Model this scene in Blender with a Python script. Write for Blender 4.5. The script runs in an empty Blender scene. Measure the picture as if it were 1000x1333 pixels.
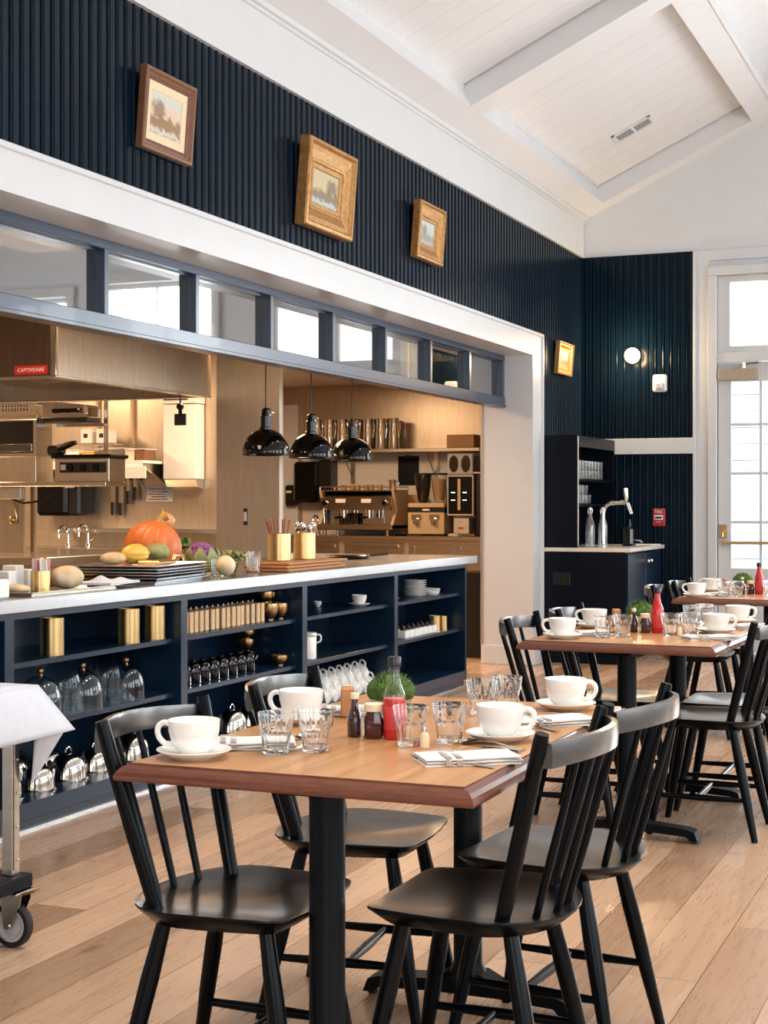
import bpy, bmesh, math, random
from math import sin, cos, pi, radians, sqrt, atan2
from mathutils import Vector, Matrix, Euler

random.seed(7)
SC = bpy.context.scene
COL = SC.collection

# ------------------------------------------------------------------ camera
cam_d = bpy.data.cameras.new('camera')
cam = bpy.data.objects.new('camera', cam_d)
COL.objects.link(cam)
cam.location = (0, 0, 1.265)
cam.rotation_euler = (pi / 2, 0, radians(22.3))
cam_d.sensor_fit = 'VERTICAL'
cam_d.sensor_height = 36.0
cam_d.lens = 2000.0 / 1333.0 * 36.0
cam_d.shift_y = -10.5 / 1333.0
cam_d.clip_start = 0.05
cam_d.clip_end = 200
SC.camera = cam

# ------------------------------------------------------------------ exposure
SC.view_settings.view_transform = 'Standard'
SC.view_settings.look = 'None'
SC.view_settings.gamma = 1.0
SC.view_settings.use_curve_mapping = False
SC.view_settings.exposure = 0.12
SC.cycles.max_bounces = 10
SC.cycles.transparent_max_bounces = 24
SC.cycles.transmission_bounces = 10
SC.cycles.glossy_bounces = 5
SC.cycles.caustics_reflective = False
SC.cycles.sample_clamp_indirect = 6.0

# ------------------------------------------------------------------ sky
world = bpy.data.worlds.new('world')
SC.world = world
world.use_nodes = True
bg = world.node_tree.nodes['Background']
bg.inputs[0].default_value = (0.94, 0.97, 1.0, 1)
bg.inputs[1].default_value = 3.4

# ------------------------------------------------------------------ daylight and lamps
def area(name, loc, rot, sx, sy, power, color):
    d = bpy.data.lights.new(name, 'AREA')
    d.shape = 'RECTANGLE'; d.size = sx; d.size_y = sy
    d.energy = power; d.color = color
    o = bpy.data.objects.new(name, d)
    COL.objects.link(o)
    o.location = loc; o.rotation_euler = rot
    return o

DAY = (0.89, 0.965, 1.0)
RIGHT_WINDOWS = [-0.6, 2.1, 4.8, 7.5, 10.2]
for yc, pw in zip(RIGHT_WINDOWS, (38, 42, 46, 54, 68)):       # daylight entering each window of the long window wall
    area('window_daylight', (3.78, yc, 1.95), (0, radians(90), 0), 2.7, 1.9, pw, DAY)
area('window_daylight', (0.30, 13.55, 2.1), (radians(-90), 0, 0), 1.25, 2.7, 120, DAY)
area('window_daylight', (1.80, 13.55, 2.1), (radians(-90), 0, 0), 1.0, 2.5, 98, DAY)
area('window_daylight', (0.6, -2.95, 1.9), (radians(90), 0, 0), 3.4, 2.4, 18, DAY)  # added light at an unseen opening behind the camera, for camera-facing surfaces
WARM = (1.0, 0.66, 0.40)
for (x, y, p) in ((-8.8, 5.2, 40), (-8.2, 9.6, 100), (-5.5, 10.4, 80), (-6.8, 13.2, 80), (-4.9, 12.6, 22), (-4.42, 6.1, 34)):   # kitchen ceiling lamps
    area('kitchen_ceiling_lamp', (x, y, 2.57), (0, 0, 0), 0.6, 1.2, p, WARM)

for y in (-0.4, 2.3, 4.6, 6.9, 9.4):      # warm downlights under the ridge, above the row of tables
    o = area('ceiling_downlight', (-0.75, y, 4.72), (0, 0, 0), 0.5, 0.5, 27, (1.0, 0.93, 0.83))
    o.data.spread = radians(105)

# ------------------------------------------------------------------ materials
def lin(c):
    def f(v):
        v = v / 255.0
        return v / 12.92 if v <= 0.04045 else ((v + 0.055) / 1.055) ** 2.4
    return (f(c[0]), f(c[1]), f(c[2]), 1.0)

M = {}
def mat(name, col, rough=0.5, metal=0.0, var=0.08, scale=6.0, bump=0.0, bscale=60.0, stretch=None, coat=0.0, spec=0.5, emit=0.0, sheen=0.0):
    m = bpy.data.materials.new(name); m.use_nodes = True
    nt = m.node_tree; n = nt.nodes; l = nt.links
    b = n['Principled BSDF']
    c = lin(col)
    tc = n.new('ShaderNodeTexCoord')
    mp = n.new('ShaderNodeMapping')
    l.new(tc.outputs['Object'], mp.inputs[0])
    if stretch: mp.inputs['Scale'].default_value = stretch
    nz = n.new('ShaderNodeTexNoise'); nz.inputs['Scale'].default_value = scale; nz.inputs['Detail'].default_value = 4
    l.new(mp.outputs[0], nz.inputs['Vector'])
    rp = n.new('ShaderNodeValToRGB')
    rp.color_ramp.elements[0].position = 0.3; rp.color_ramp.elements[1].position = 0.7
    rp.color_ramp.elements[0].color = (c[0]*(1-var), c[1]*(1-var), c[2]*(1-var), 1)
    rp.color_ramp.elements[1].color = (min(1, c[0]*(1+var)), min(1, c[1]*(1+var)), min(1, c[2]*(1+var)), 1)
    l.new(nz.outputs['Fac'], rp.inputs[0])
    l.new(rp.outputs[0], b.inputs['Base Color'])
    b.inputs['Roughness'].default_value = rough
    b.inputs['Metallic'].default_value = metal
    b.inputs['Specular IOR Level'].default_value = spec
    b.inputs['Coat Weight'].default_value = coat
    b.inputs['Sheen Weight'].default_value = sheen
    if emit:
        b.inputs['Emission Color'].default_value = c
        b.inputs['Emission Strength'].default_value = emit
    if bump:
        n2 = n.new('ShaderNodeTexNoise'); n2.inputs['Scale'].default_value = bscale; n2.inputs['Detail'].default_value = 3
        l.new(mp.outputs[0], n2.inputs['Vector'])
        bp = n.new('ShaderNodeBump'); bp.inputs['Strength'].default_value = bump; bp.inputs['Distance'].default_value = 0.01
        l.new(n2.outputs['Fac'], bp.inputs['Height'])
        l.new(bp.outputs[0], b.inputs['Normal'])
    M[name] = m
    return m

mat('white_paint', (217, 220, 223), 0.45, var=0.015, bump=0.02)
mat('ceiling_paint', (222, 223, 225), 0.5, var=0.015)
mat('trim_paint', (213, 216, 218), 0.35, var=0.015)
mat('navy_panel', (9, 26, 40), 0.20, var=0.10, scale=3, bump=0.02, bscale=14, spec=0.16)
mat('navy_cabinet', (10, 34, 56), 0.28, var=0.10, scale=3, bump=0.02, bscale=12)
mat('navy_dark', (8, 15, 26), 0.36, var=0.08, spec=0.15)
mat('slate_frame', (38, 56, 82), 0.28, var=0.05, spec=0.7, coat=0.1)
mat('steel_shaded', (112, 96, 82), 0.34, 0.9, var=0.08, scale=4, stretch=(8, 8, 1))  # darker copy of the steel, with the hood end's shade in its colour
mat('chair_paint', (4, 7, 11), 0.25, var=0.12, scale=20, spec=0.13)
mat('seat_paint', (8, 10, 12), 0.30, var=0.12, scale=20, spec=1.0, coat=1.0)
M['seat_paint'].node_tree.nodes['Principled BSDF'].inputs['Coat Roughness'].default_value = 0.18
mat('iron', (4, 8, 14), 0.40, spec=0.13, var=0.10, scale=20, bump=0.05, bscale=120)
mat('steel', (196, 188, 176), 0.24, 1.0, var=0.07, scale=5, stretch=(1, 1, 14), bump=0.04, bscale=40)
mat('steel_flat', (200, 186, 166), 0.32, 0.72, var=0.07, scale=4, stretch=(8, 8, 1), bump=0.03, bscale=40)
mat('counter_steel', (222, 224, 226), 0.22, 1.0, var=0.04, scale=4, stretch=(8, 1, 8), bump=0.02, bscale=40)
mat('chrome', (225, 224, 222), 0.06, 1.0, var=0.02)
mat('polished_steel', (214, 208, 198), 0.10, 1.0, var=0.03)
mat('brass', (212, 182, 128), 0.28, 1.0, var=0.06, stretch=(1, 1, 8))
mat('bronze', (176, 142, 96), 0.30, 1.0, var=0.12, scale=30)
mat('old_gold', (178, 132, 76), 0.42, 0.55, var=0.25, scale=40, bump=0.25, bscale=90)
mat('walnut_frame', (122, 84, 58), 0.35, 0.1, var=0.18, scale=25, stretch=(1, 6, 1))
mat('linen_mat', (232, 212, 178), 0.8, var=0.05, scale=60)
mat('porcelain', (240, 238, 233), 0.12, var=0.01, coat=0.3)
mat('stone_white', (228, 222, 212), 0.25, var=0.03, scale=30)
mat('black_gloss', (8, 8, 9), 0.07, var=0.05, spec=0.4)
mat('black_plastic', (20, 20, 21), 0.32, var=0.08)
mat('dark_glass', (24, 22, 22), 0.08, var=0.05, coat=0.4)
mat('cloth_white', (204, 206, 215), 0.85, var=0.03, scale=40, bump=0.08, bscale=300, sheen=0.2)
mat('napkin', (226, 220, 214), 0.9, var=0.04, scale=60, bump=0.10, bscale=400, sheen=0.2)
mat('napkin_stripe', (168, 160, 156), 0.9, var=0.06, scale=80, bump=0.10, bscale=400)
mat('rubber', (16, 16, 17), 0.6, var=0.08)
mat('grey_plastic', (176, 178, 180), 0.4, var=0.04)
mat('beige_plastic', (206, 178, 140), 0.4, var=0.04)
mat('white_plastic', (238, 234, 228), 0.35, var=0.02)
mat('pumpkin_skin', (214, 112, 52), 0.42, var=0.20, scale=9, stretch=(1, 1, .35), bump=0.05, bscale=30)
mat('pumpkin_stem', (176, 140, 82), 0.8, var=0.2, scale=40)
mat('squash_skin', (240, 184, 74), 0.4, var=0.18, scale=30, stretch=(.2, 1, 1))
mat('onion_skin', (206, 150, 96), 0.35, var=0.22, scale=22, stretch=(1, 1, .3))
mat('turnip_skin', (232, 208, 168), 0.4, var=0.14, scale=14)
mat('potato_skin', (214, 178, 130), 0.6, var=0.14, scale=24)
mat('leaf_green', (92, 116, 48), 0.6, var=0.3, scale=30)
mat('leaf_pale', (150, 150, 96), 0.6, var=0.25, scale=30)
mat('purple_curd', (140, 84, 140), 0.65, var=0.28, scale=40, bump=0.5, bscale=90)
mat('moss', (74, 104, 40), 0.9, var=0.45, scale=50, bump=0.8, bscale=160)
mat('zinc', (196, 188, 176), 0.45, 0.6, var=0.1, scale=20)
mat('bread', (224, 196, 156), 0.75, var=0.08, scale=20, bump=0.1, bscale=60)
mat('paper', (240, 236, 228), 0.85, var=0.03)
mat('kraft', (186, 146, 104), 0.8, var=0.06)
mat('wood_spoon', (150, 92, 58), 0.55, var=0.2, scale=20, stretch=(1, 1, .2))
mat('wood_board', (178, 122, 76), 0.5, var=0.15, scale=16, stretch=(1, 6, 1))
mat('wood_light', (218, 180, 132), 0.5, var=0.12, scale=30, stretch=(6, 6, 1))
mat('red', (196, 44, 40), 0.4, var=0.05)
mat('fire_red', (178, 44, 56), 0.4, var=0.05)
mat('label_red', (206, 58, 58), 0.5, var=0.06)
mat('hot_sauce', (188, 40, 40), 0.12, var=0.08)
mat('dark_sauce', (44, 16, 14), 0.10, var=0.15, coat=0.5)
mat('ketchup_red', (66, 16, 15), 0.12, var=0.12, coat=0.5)
mat('pink_paper', (222, 150, 140), 0.8, var=0.05)
mat('void_shade', (8, 9, 10), 0.8, var=0.05)  # near-black standing in for shade inside gaps, slots and vent openings
mat('bulb', (255, 222, 170), 0.4, var=0.0, emit=14.0)
mat('led_green', (150, 255, 210), 0.4, var=0.0, emit=2.5)
mat('deck', (232, 232, 232), 0.7, var=0.05)
mat('clapboard', (206, 214, 222), 0.6, var=0.03)
mat('tan_metal', (178, 164, 142), 0.4, 0.3, var=0.03)

def glassy(name, tint=(1, 1, 1), refl=1.45, extra=0.0, body=0.0, rough=0.0):
    """clear glass: straight see-through tinted glass with a Fresnel mirror on it, plus a share of true refraction"""
    m = bpy.data.materials.new(name); m.use_nodes = True
    nt = m.node_tree; n = nt.nodes; l = nt.links
    n.remove(n['Principled BSDF'])
    out = n['Material Output']
    tr = n.new('ShaderNodeBsdfTransparent'); tr.inputs[0].default_value = (*tint, 1)
    gl = n.new('ShaderNodeBsdfGlossy'); gl.inputs['Roughness'].default_value = 0.02 + rough
    lw = n.new('ShaderNodeLayerWeight'); lw.inputs[0].default_value = 0.5
    fr = n.new('ShaderNodeMath'); fr.operation = 'POWER'; fr.inputs[1].default_value = 4.0      # mirror grows towards grazing view
    l.new(lw.outputs['Facing'], fr.inputs[0])
    mx = n.new('ShaderNodeMixShader')
    if extra:
        ma = n.new('ShaderNodeMath'); ma.operation = 'ADD'; ma.use_clamp = True; ma.inputs[1].default_value = extra
        l.new(fr.outputs[0], ma.inputs[0]); l.new(ma.outputs[0], mx.inputs[0])
    else:
        l.new(fr.outputs[0], mx.inputs[0])
    l.new(tr.outputs[0], mx.inputs[1]); l.new(gl.outputs[0], mx.inputs[2])
    last = mx
    if body:
        g = n.new('ShaderNodeBsdfGlass'); g.inputs['IOR'].default_value = 1.45; g.inputs['Roughness'].default_value = 0.0
        g.inputs[0].default_value = (*tint, 1)
        m2 = n.new('ShaderNodeMixShader'); m2.inputs[0].default_value = body
        l.new(mx.outputs[0], m2.inputs[1]); l.new(g.outputs[0], m2.inputs[2]); last = m2
    l.new(last.outputs[0], out.inputs[0])
    M[name] = m
glassy('glass', (0.99, 0.995, 0.995), 1.5, 0.03, 0.97)
glassy('glass_thin', (0.93, 0.96, 0.97), 1.45, 0.05)
glassy('door_glass', (0.97, 0.98, 0.98), 1.35, 0.02)
glassy('transom_glass', (0.42, 0.42, 0.40), 1.5, 0.50)
glassy('cabinet_glass', (0.97, 0.98, 0.98), 1.5, 0.10)

def wood_floor():
    m = bpy.data.materials.new('oak_floor'); m.use_nodes = True
    nt = m.node_tree; n = nt.nodes; l = nt.links; b = n['Principled BSDF']
    tc = n.new('ShaderNodeTexCoord')
    sep = n.new('ShaderNodeSeparateXYZ'); l.new(tc.outputs['Object'], sep.inputs[0])
    cmb = n.new('ShaderNodeCombineXYZ')          # brick rows run along the room
    ad = n.new('ShaderNodeMath'); ad.operation = 'ADD'; ad.inputs[1].default_value = 40 * 0.19 + 0.965
    l.new(sep.outputs[0], ad.inputs[0])
    l.new(sep.outputs[1], cmb.inputs[0]); l.new(ad.outputs[0], cmb.inputs[1])
    br = n.new('ShaderNodeTexBrick')
    br.offset = 0.37; br.offset_frequency = 2; br.squash = 1.0
    br.inputs['Scale'].default_value = 1.0
    br.inputs['Brick Width'].default_value = 1.55; br.inputs['Row Height'].default_value = 0.19
    br.inputs['Mortar Size'].default_value = 0.0014; br.inputs['Mortar Smooth'].default_value = 0.2
    br.inputs['Bias'].default_value = 0.0
    br.inputs['Color1'].default_value = (0, 0, 0, 1); br.inputs['Color2'].default_value = (1, 1, 1, 1); br.inputs['Mortar'].default_value = (0.5, 0.5, 0.5, 1)
    l.new(cmb.outputs[0], br.inputs['Vector'])
    rp = n.new('ShaderNodeValToRGB')
    e = rp.color_ramp.elements
    e[0].position = 0.0; e[0].color = lin((160, 126, 99)); e[1].position = 1.0; e[1].color = lin((212, 175, 145))
    l.new(br.outputs['Color'], rp.inputs[0])
    # grain, offset per plank
    mp = n.new('ShaderNodeMapping'); mp.inputs['Scale'].default_value = (0.9, 16, 1)
    off = n.new('ShaderNodeVectorMath'); off.operation = 'MULTIPLY_ADD'; off.inputs[1].default_value = (9, 9, 9)
    l.new(br.outputs['Color'], off.inputs[0]); l.new(cmb.outputs[0], off.inputs[2])
    l.new(off.outputs[0], mp.inputs[0])
    nz = n.new('ShaderNodeTexNoise'); nz.inputs['Scale'].default_value = 2.4; nz.inputs['Detail'].default_value = 8; nz.inputs['Distortion'].default_value = 1.6
    l.new(mp.outputs[0], nz.inputs['Vector'])
    gr = n.new('ShaderNodeValToRGB'); gr.color_ramp.elements[0].position = 0.32; gr.color_ramp.elements[1].position = 0.68
    gr.color_ramp.elements[0].color = (0.84, 0.82, 0.80, 1); gr.color_ramp.elements[1].color = (1.05, 1.04, 1.03, 1)
    l.new(nz.outputs['Fac'], gr.inputs[0])
    mul = n.new('ShaderNodeMixRGB'); mul.blend_type = 'MULTIPLY'; mul.inputs[0].default_value = 0.8
    l.new(rp.outputs[0], mul.inputs[1]); l.new(gr.outputs[0], mul.inputs[2])
    # knots
    mk = n.new('ShaderNodeMapping'); mk.inputs['Scale'].default_value = (2.2, 5.0, 1)
    l.new(cmb.outputs[0], mk.inputs[0])
    vo = n.new('ShaderNodeTexVoronoi'); vo.inputs['Scale'].default_value = 0.9
    l.new(mk.outputs[0], vo.inputs['Vector'])
    kr = n.new('ShaderNodeValToRGB'); kr.color_ramp.elements[0].position = 0.03; kr.color_ramp.elements[1].position = 0.13
    kr.color_ramp.elements[0].color = (0.42, 0.34, 0.28, 1); kr.color_ramp.elements[1].color = (1, 1, 1, 1)
    l.new(vo.outputs['Distance'], kr.inputs[0])
    mul2 = n.new('ShaderNodeMixRGB'); mul2.blend_type = 'MULTIPLY'; mul2.inputs[0].default_value = 0.7
    l.new(mul.outputs[0], mul2.inputs[1]); l.new(kr.outputs[0], mul2.inputs[2])
    # seams
    sm = n.new('ShaderNodeMixRGB'); sm.blend_type = 'MIX'; sm.inputs[2].default_value = lin((92, 66, 46))
    l.new(br.outputs['Fac'], sm.inputs[0]); l.new(mul2.outputs[0], sm.inputs[1])
    l.new(sm.outputs[0], b.inputs['Base Color'])
    rr = n.new('ShaderNodeMapRange'); rr.inputs[3].default_value = 0.24; rr.inputs[4].default_value = 0.32
    l.new(nz.outputs['Fac'], rr.inputs[0]); l.new(rr.outputs[0], b.inputs['Roughness'])
    bp = n.new('ShaderNodeBump'); bp.inputs['Strength'].default_value = 0.03; bp.inputs['Distance'].default_value = 0.002
    b.inputs['Specular IOR Level'].default_value = 0.8
    M['oak_floor'] = m
wood_floor()

def table_wood():
    m = bpy.data.materials.new('table_oak'); m.use_nodes = True
    nt = m.node_tree; n = nt.nodes; l = nt.links; b = n['Principled BSDF']
    tc = n.new('ShaderNodeTexCoord')
    mp = n.new('ShaderNodeMapping'); mp.inputs['Scale'].default_value = (14, 1.1, 14); mp.inputs['Rotation'].default_value = (0, 0, 0)
    l.new(tc.outputs['Object'], mp.inputs[0])
    nz = n.new('ShaderNodeTexNoise'); nz.inputs['Scale'].default_value = 2.2; nz.inputs['Detail'].default_value = 7; nz.inputs['Distortion'].default_value = 0.7
    l.new(mp.outputs[0], nz.inputs['Vector'])
    rp = n.new('ShaderNodeValToRGB'); e = rp.color_ramp.elements
    e[0].position = 0.3; e[0].color = lin((172, 118, 72)); e[1].position = 0.72; e[1].color = lin((212, 158, 104))
    l.new(nz.outputs['Fac'], rp.inputs[0])
    sep = n.new('ShaderNodeSeparateXYZ'); l.new(tc.outputs['Object'], sep.inputs[0])
    wv = n.new('ShaderNodeMath'); wv.operation = 'MULTIPLY'; wv.inputs[1].default_value = 1 / 0.095
    l.new(sep.outputs[0], wv.inputs[0])
    fl = n.new('ShaderNodeMath'); fl.operation = 'FLOOR'; l.new(wv.outputs[0], fl.inputs[0])
    wn = n.new('ShaderNodeTexWhiteNoise'); wn.noise_dimensions = '1D'; l.new(fl.outputs[0], wn.inputs['W'])
    mr = n.new('ShaderNodeMapRange'); mr.inputs[3].default_value = 0.88; mr.inputs[4].default_value = 1.08
    l.new(wn.outputs['Value'], mr.inputs[0])
    mul = n.new('ShaderNodeVectorMath'); mul.operation = 'SCALE'
    l.new(rp.outputs[0], mul.inputs[0]); l.new(mr.outputs[0], mul.inputs['Scale'])
    l.new(mul.outputs[0], b.inputs['Base Color'])
    b.inputs['Roughness'].default_value = 0.3; b.inputs['Coat Weight'].default_value = 0.2; b.inputs['Coat Roughness'].default_value = 0.25
    M['table_oak'] = m
table_wood()
mat('table_edge', (96, 50, 29), 0.24, var=0.22, scale=10, stretch=(2, 2, 12), coat=0.35)

def painting(name, sky, horizon, land, land2, water, tree_side=1):
    """small oil landscape: sky fading to the horizon, a dark clump of trees, a light stretch of water"""
    m = bpy.data.materials.new(name); m.use_nodes = True
    nt = m.node_tree; n = nt.nodes; l = nt.links; b = n['Principled BSDF']
    tc = n.new('ShaderNodeTexCoord'); sep = n.new('ShaderNodeSeparateXYZ')
    l.new(tc.outputs['Generated'], sep.inputs[0])
    nz = n.new('ShaderNodeTexNoise'); nz.inputs['Scale'].default_value = 7; nz.inputs['Detail'].default_value = 6
    l.new(tc.outputs['Generated'], nz.inputs['Vector'])
    add = n.new('ShaderNodeMath'); add.operation = 'MULTIPLY_ADD'; add.inputs[1].default_value = 0.42
    l.new(nz.outputs['Fac'], add.inputs[0]); l.new(sep.outputs[2], add.inputs[2])
    rp = n.new('ShaderNodeValToRGB'); cr = rp.color_ramp
    cr.elements[0].position = 0.10; cr.elements[0].color = lin(land2)
    cr.elements[1].position = 1.25 if False else 1.0; cr.elements[1].color = lin(sky)
    for p, c in ((0.30, water), (0.42, land), (0.60, land), (0.70, horizon)):
        e = cr.elements.new(p); e.color = lin(c)
    l.new(add.outputs[0], rp.inputs[0])
    # tree clump
    gy = n.new('ShaderNodeMath'); gy.operation = 'SUBTRACT'; gy.inputs[1].default_value = 0.28 if tree_side > 0 else 0.75
    l.new(sep.outputs[1], gy.inputs[0])
    gz = n.new('ShaderNodeMath'); gz.operation = 'SUBTRACT'; gz.inputs[1].default_value = 0.60
    l.new(sep.outputs[2], gz.inputs[0])
    cb = n.new('ShaderNodeCombineXYZ'); l.new(gy.outputs[0], cb.inputs[0]); l.new(gz.outputs[0], cb.inputs[1])
    ln = n.new('ShaderNodeVectorMath'); ln.operation = 'LENGTH'; l.new(cb.outputs[0], ln.inputs[0])
    ad2 = n.new('ShaderNodeMath'); ad2.operation = 'MULTIPLY_ADD'; ad2.inputs[1].default_value = 0.35
    l.new(nz.outputs['Fac'], ad2.inputs[0]); l.new(ln.outputs['Value'], ad2.inputs[2])
    tr = n.new('ShaderNodeValToRGB'); tr.color_ramp.elements[0].position = 0.30; tr.color_ramp.elements[1].position = 0.46
    tr.color_ramp.elements[0].color = (0.8, 0.8, 0.8, 1); tr.color_ramp.elements[1].color = (0, 0, 0, 1)
    l.new(ad2.outputs[0], tr.inputs[0])
    mx = n.new('ShaderNodeMixRGB'); mx.inputs[2].default_value = lin(tuple(int(v * 0.8) for v in land))
    l.new(tr.outputs[0], mx.inputs[0]); l.new(rp.outputs[0], mx.inputs[1])
    l.new(mx.outputs[0], b.inputs['Base Color']); b.inputs['Roughness'].default_value = 0.45
    M[name] = m
painting('landscape_autumn', (206, 206, 190), (226, 188, 160), (150, 116, 76), (120, 96, 92), (214, 206, 190))
painting('landscape_falls', (196, 180, 140), (200, 176, 136), (130, 112, 84), (150, 156, 160), (186, 190, 190), -1)
painting('landscape_misty', (196, 200, 198), (190, 194, 192), (150, 152, 142), (150, 138, 116), (178, 182, 180))
painting('landscape_dusk', (226, 206, 186), (222, 190, 150), (156, 116, 64), (96, 74, 52), (200, 164, 110))

# ------------------------------------------------------------------ mesh helpers
class MB:
    """collects shapes into one mesh; mi = material slot of the faces added next"""
    def __init__(s):
        s.v = []; s.f = []; s.m = []; s.mi = 0; s.x = Matrix.Identity(4)
    def add(s, vs, fs):
        k = len(s.v)
        for p in vs:
            s.v.append(tuple(s.x @ Vector(p)))
        for f in fs:
            s.f.append(tuple(i + k for i in f)); s.m.append(s.mi)
        return s
    def box(s, x0, y0, z0, x1, y1, z1, c=0.0):
        if x0 > x1: x0, x1 = x1, x0
        if y0 > y1: y0, y1 = y1, y0
        if z0 > z1: z0, z1 = z1, z0
        if c <= 0:
            vs = [(x0,y0,z0),(x1,y0,z0),(x1,y1,z0),(x0,y1,z0),(x0,y0,z1),(x1,y0,z1),(x1,y1,z1),(x0,y1,z1)]
            fs = [(0,3,2,1),(4,5,6,7),(0,1,5,4),(1,2,6,5),(2,3,7,6),(3,0,4,7)]
            return s.add(vs, fs)
        c = min(c, (x1-x0)*.49, (y1-y0)*.49, (z1-z0)*.49)
        bm = bmesh.new()
        for X, sx in ((x0, 1), (x1, -1)):
            for Y, sy in ((y0, 1), (y1, -1)):
                for Z, sz in ((z0, 1), (z1, -1)):
                    bm.verts.new((X, Y + sy*c, Z + sz*c)); bm.verts.new((X + sx*c, Y, Z + sz*c)); bm.verts.new((X + sx*c, Y + sy*c, Z))
        r = bmesh.ops.convex_hull(bm, input=bm.verts)
        bmesh.ops.dissolve_limit(bm, angle_limit=0.01, verts=bm.verts, edges=bm.edges)
        bmesh.ops.recalc_face_normals(bm, faces=bm.faces)
        bm.verts.index_update()
        s.add([v.co[:] for v in bm.verts], [[v.index for v in f.verts] for f in bm.faces])
        bm.free()
        return s
    def cyl(s, p0, p1, r0, r1=None, n=16, caps=True):
        r1 = r0 if r1 is None else r1
        return s.tube([p0, p1], [r0, r1], n, caps)
    def tube(s, pts, rad, n=10, caps=True, squash=1.0):
        P = [Vector(p) for p in pts]
        if not hasattr(rad, '__len__'): rad = [rad] * len(P)
        vs = []; fs = []
        ref = None
        for i, p in enumerate(P):
            d = (P[min(i+1, len(P)-1)] - P[max(i-1, 0)]).normalized()
            if ref is None:
                ref = Vector((0, 0, 1)) if abs(d.z) < 0.9 else Vector((1, 0, 0))
            a = d.cross(ref)
            if a.length < 1e-6: a = d.cross(Vector((0, 1, 0)))
            a.normalize(); b = d.cross(a).normalized(); ref = a.cross(d)
            for k in range(n):
                t = 2 * pi * k / n
                vs.append(tuple(p + (a * cos(t) + b * sin(t) * squash) * rad[i]))
        for i in range(len(P) - 1):
            for k in range(n):
                k2 = (k + 1) % n
                fs.append((i*n+k, i*n+k2, (i+1)*n+k2, (i+1)*n+k))
        if caps:
            fs.append(tuple(range(n-1, -1, -1))); fs.append(tuple((len(P)-1)*n + k for k in range(n)))
        return s.add(vs, fs)
    def lathe(s, prof, n=24, c=(0, 0, 0), closed=False, ripple=None):
        """prof: (radius, z) from bottom to top; ripple(i, t) scales a ring's radius"""
        vs = []; fs = []; idx = []
        for i, (r, z) in enumerate(prof):
            if r < 1e-6:
                idx.append([len(vs)] * n); vs.append((c[0], c[1], c[2] + z))
            else:
                row = []
                for k in range(n):
                    t = 2*pi*k/n; q = r * (ripple(i, t) if ripple else 1)
                    row.append(len(vs)); vs.append((c[0] + q*cos(t), c[1] + q*sin(t), c[2] + z))
                idx.append(row)
        m = len(prof)
        for i in range(m if closed else m - 1):
            a = idx[i]; b = idx[(i+1) % m]
            for k in range(n):
                k2 = (k+1) % n
                q = []
                for w in (a[k], a[k2], b[k2], b[k]):
                    if w not in q: q.append(w)
                if len(q) >= 3: fs.append(tuple(q))
        return s.add(vs, fs)
    def ball(s, c, rx, ry=None, rz=None, n=20, m=12, rip=None):
        ry = rx if ry is None else ry; rz = rx if rz is None else rz
        vs = [(c[0], c[1], c[2]-rz)]; fs = []
        for j in range(1, m):
            a = -pi/2 + pi*j/m
            for k in range(n):
                t = 2*pi*k/n; q = cos(a) * (rip(a, t) if rip else 1)
                vs.append((c[0] + rx*q*cos(t), c[1] + ry*q*sin(t), c[2] + rz*sin(a)))
        vs.append((c[0], c[1], c[2]+rz)); top = len(vs)-1
        for k in range(n):
            k2 = (k+1) % n
            fs.append((0, 1+k2, 1+k))
            for j in range(m-2):
                fs.append((1+j*n+k, 1+j*n+k2, 1+(j+1)*n+k2, 1+(j+1)*n+k))
            fs.append((1+(m-2)*n+k, 1+(m-2)*n+k2, top))
        return s.add(vs, fs)
    def sweep(s, pts, rad, n=10, squash=1.0, k=5):
        """tube along a smooth curve through the points"""
        P = [Vector(p) for p in pts]; R = rad if hasattr(rad, '__len__') else [rad] * len(P); Q = []; RR = []
        for i in range(len(P) - 1):
            a, b, c, d = P[max(i-1, 0)], P[i], P[i+1], P[min(i+2, len(P)-1)]
            for j in range(k):
                t = j / k
                Q.append(.5 * ((2*b) + (c - a)*t + (2*a - 5*b + 4*c - d)*t*t + (3*b - a - 3*c + d)*t*t*t)); RR.append(R[i]*(1-t) + R[i+1]*t)
        Q.append(P[-1]); RR.append(R[-1])
        return s.tube(Q, RR, n, True, squash)
    def prism(s, poly, h0, h1, axis='z'):
        n = len(poly)
        def P(a, b, h):
            return {'z': (a, b, h), 'x': (h, a, b), 'y': (a, h, b)}[axis]
        vs = [P(a, b, h0) for a, b in poly] + [P(a, b, h1) for a, b in poly]
        fs = [tuple(range(n-1, -1, -1)), tuple(range(n, 2*n))]
        for k in range(n):
            k2 = (k+1) % n
            fs.append((k, k2, n+k2, n+k))
        return s.add(vs, fs)
    def quad(s, a, b, c, d):
        return s.add([a, b, c, d], [(0, 1, 2, 3)])
    def grid(s, rows):
        n = len(rows[0]); vs = [p for r in rows for p in r]; fs = []
        for i in range(len(rows)-1):
            for k in range(n-1):
                fs.append((i*n+k, i*n+k+1, (i+1)*n+k+1, (i+1)*n+k))
        return s.add(vs, fs)

def mesh_of(name, mb, mats, off=(0, 0, 0), sharp=35, fix=True):
    me = bpy.data.meshes.new(name)
    o = Vector(off)
    me.from_pydata([tuple(Vector(p) - o) for p in mb.v], [], mb.f)
    if isinstance(mats, str): mats = [mats]
    for m in mats: me.materials.append(M[m])
    for p, mi in zip(me.polygons, mb.m): p.material_index = min(mi, len(mats)-1)
    if fix:
        bm = bmesh.new(); bm.from_mesh(me)
        bmesh.ops.recalc_face_normals(bm, faces=bm.faces)
        bm.to_mesh(me); bm.free()
    for p in me.polygons: p.use_smooth = True
    me.set_sharp_from_angle(angle=radians(sharp))
    return me

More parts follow.
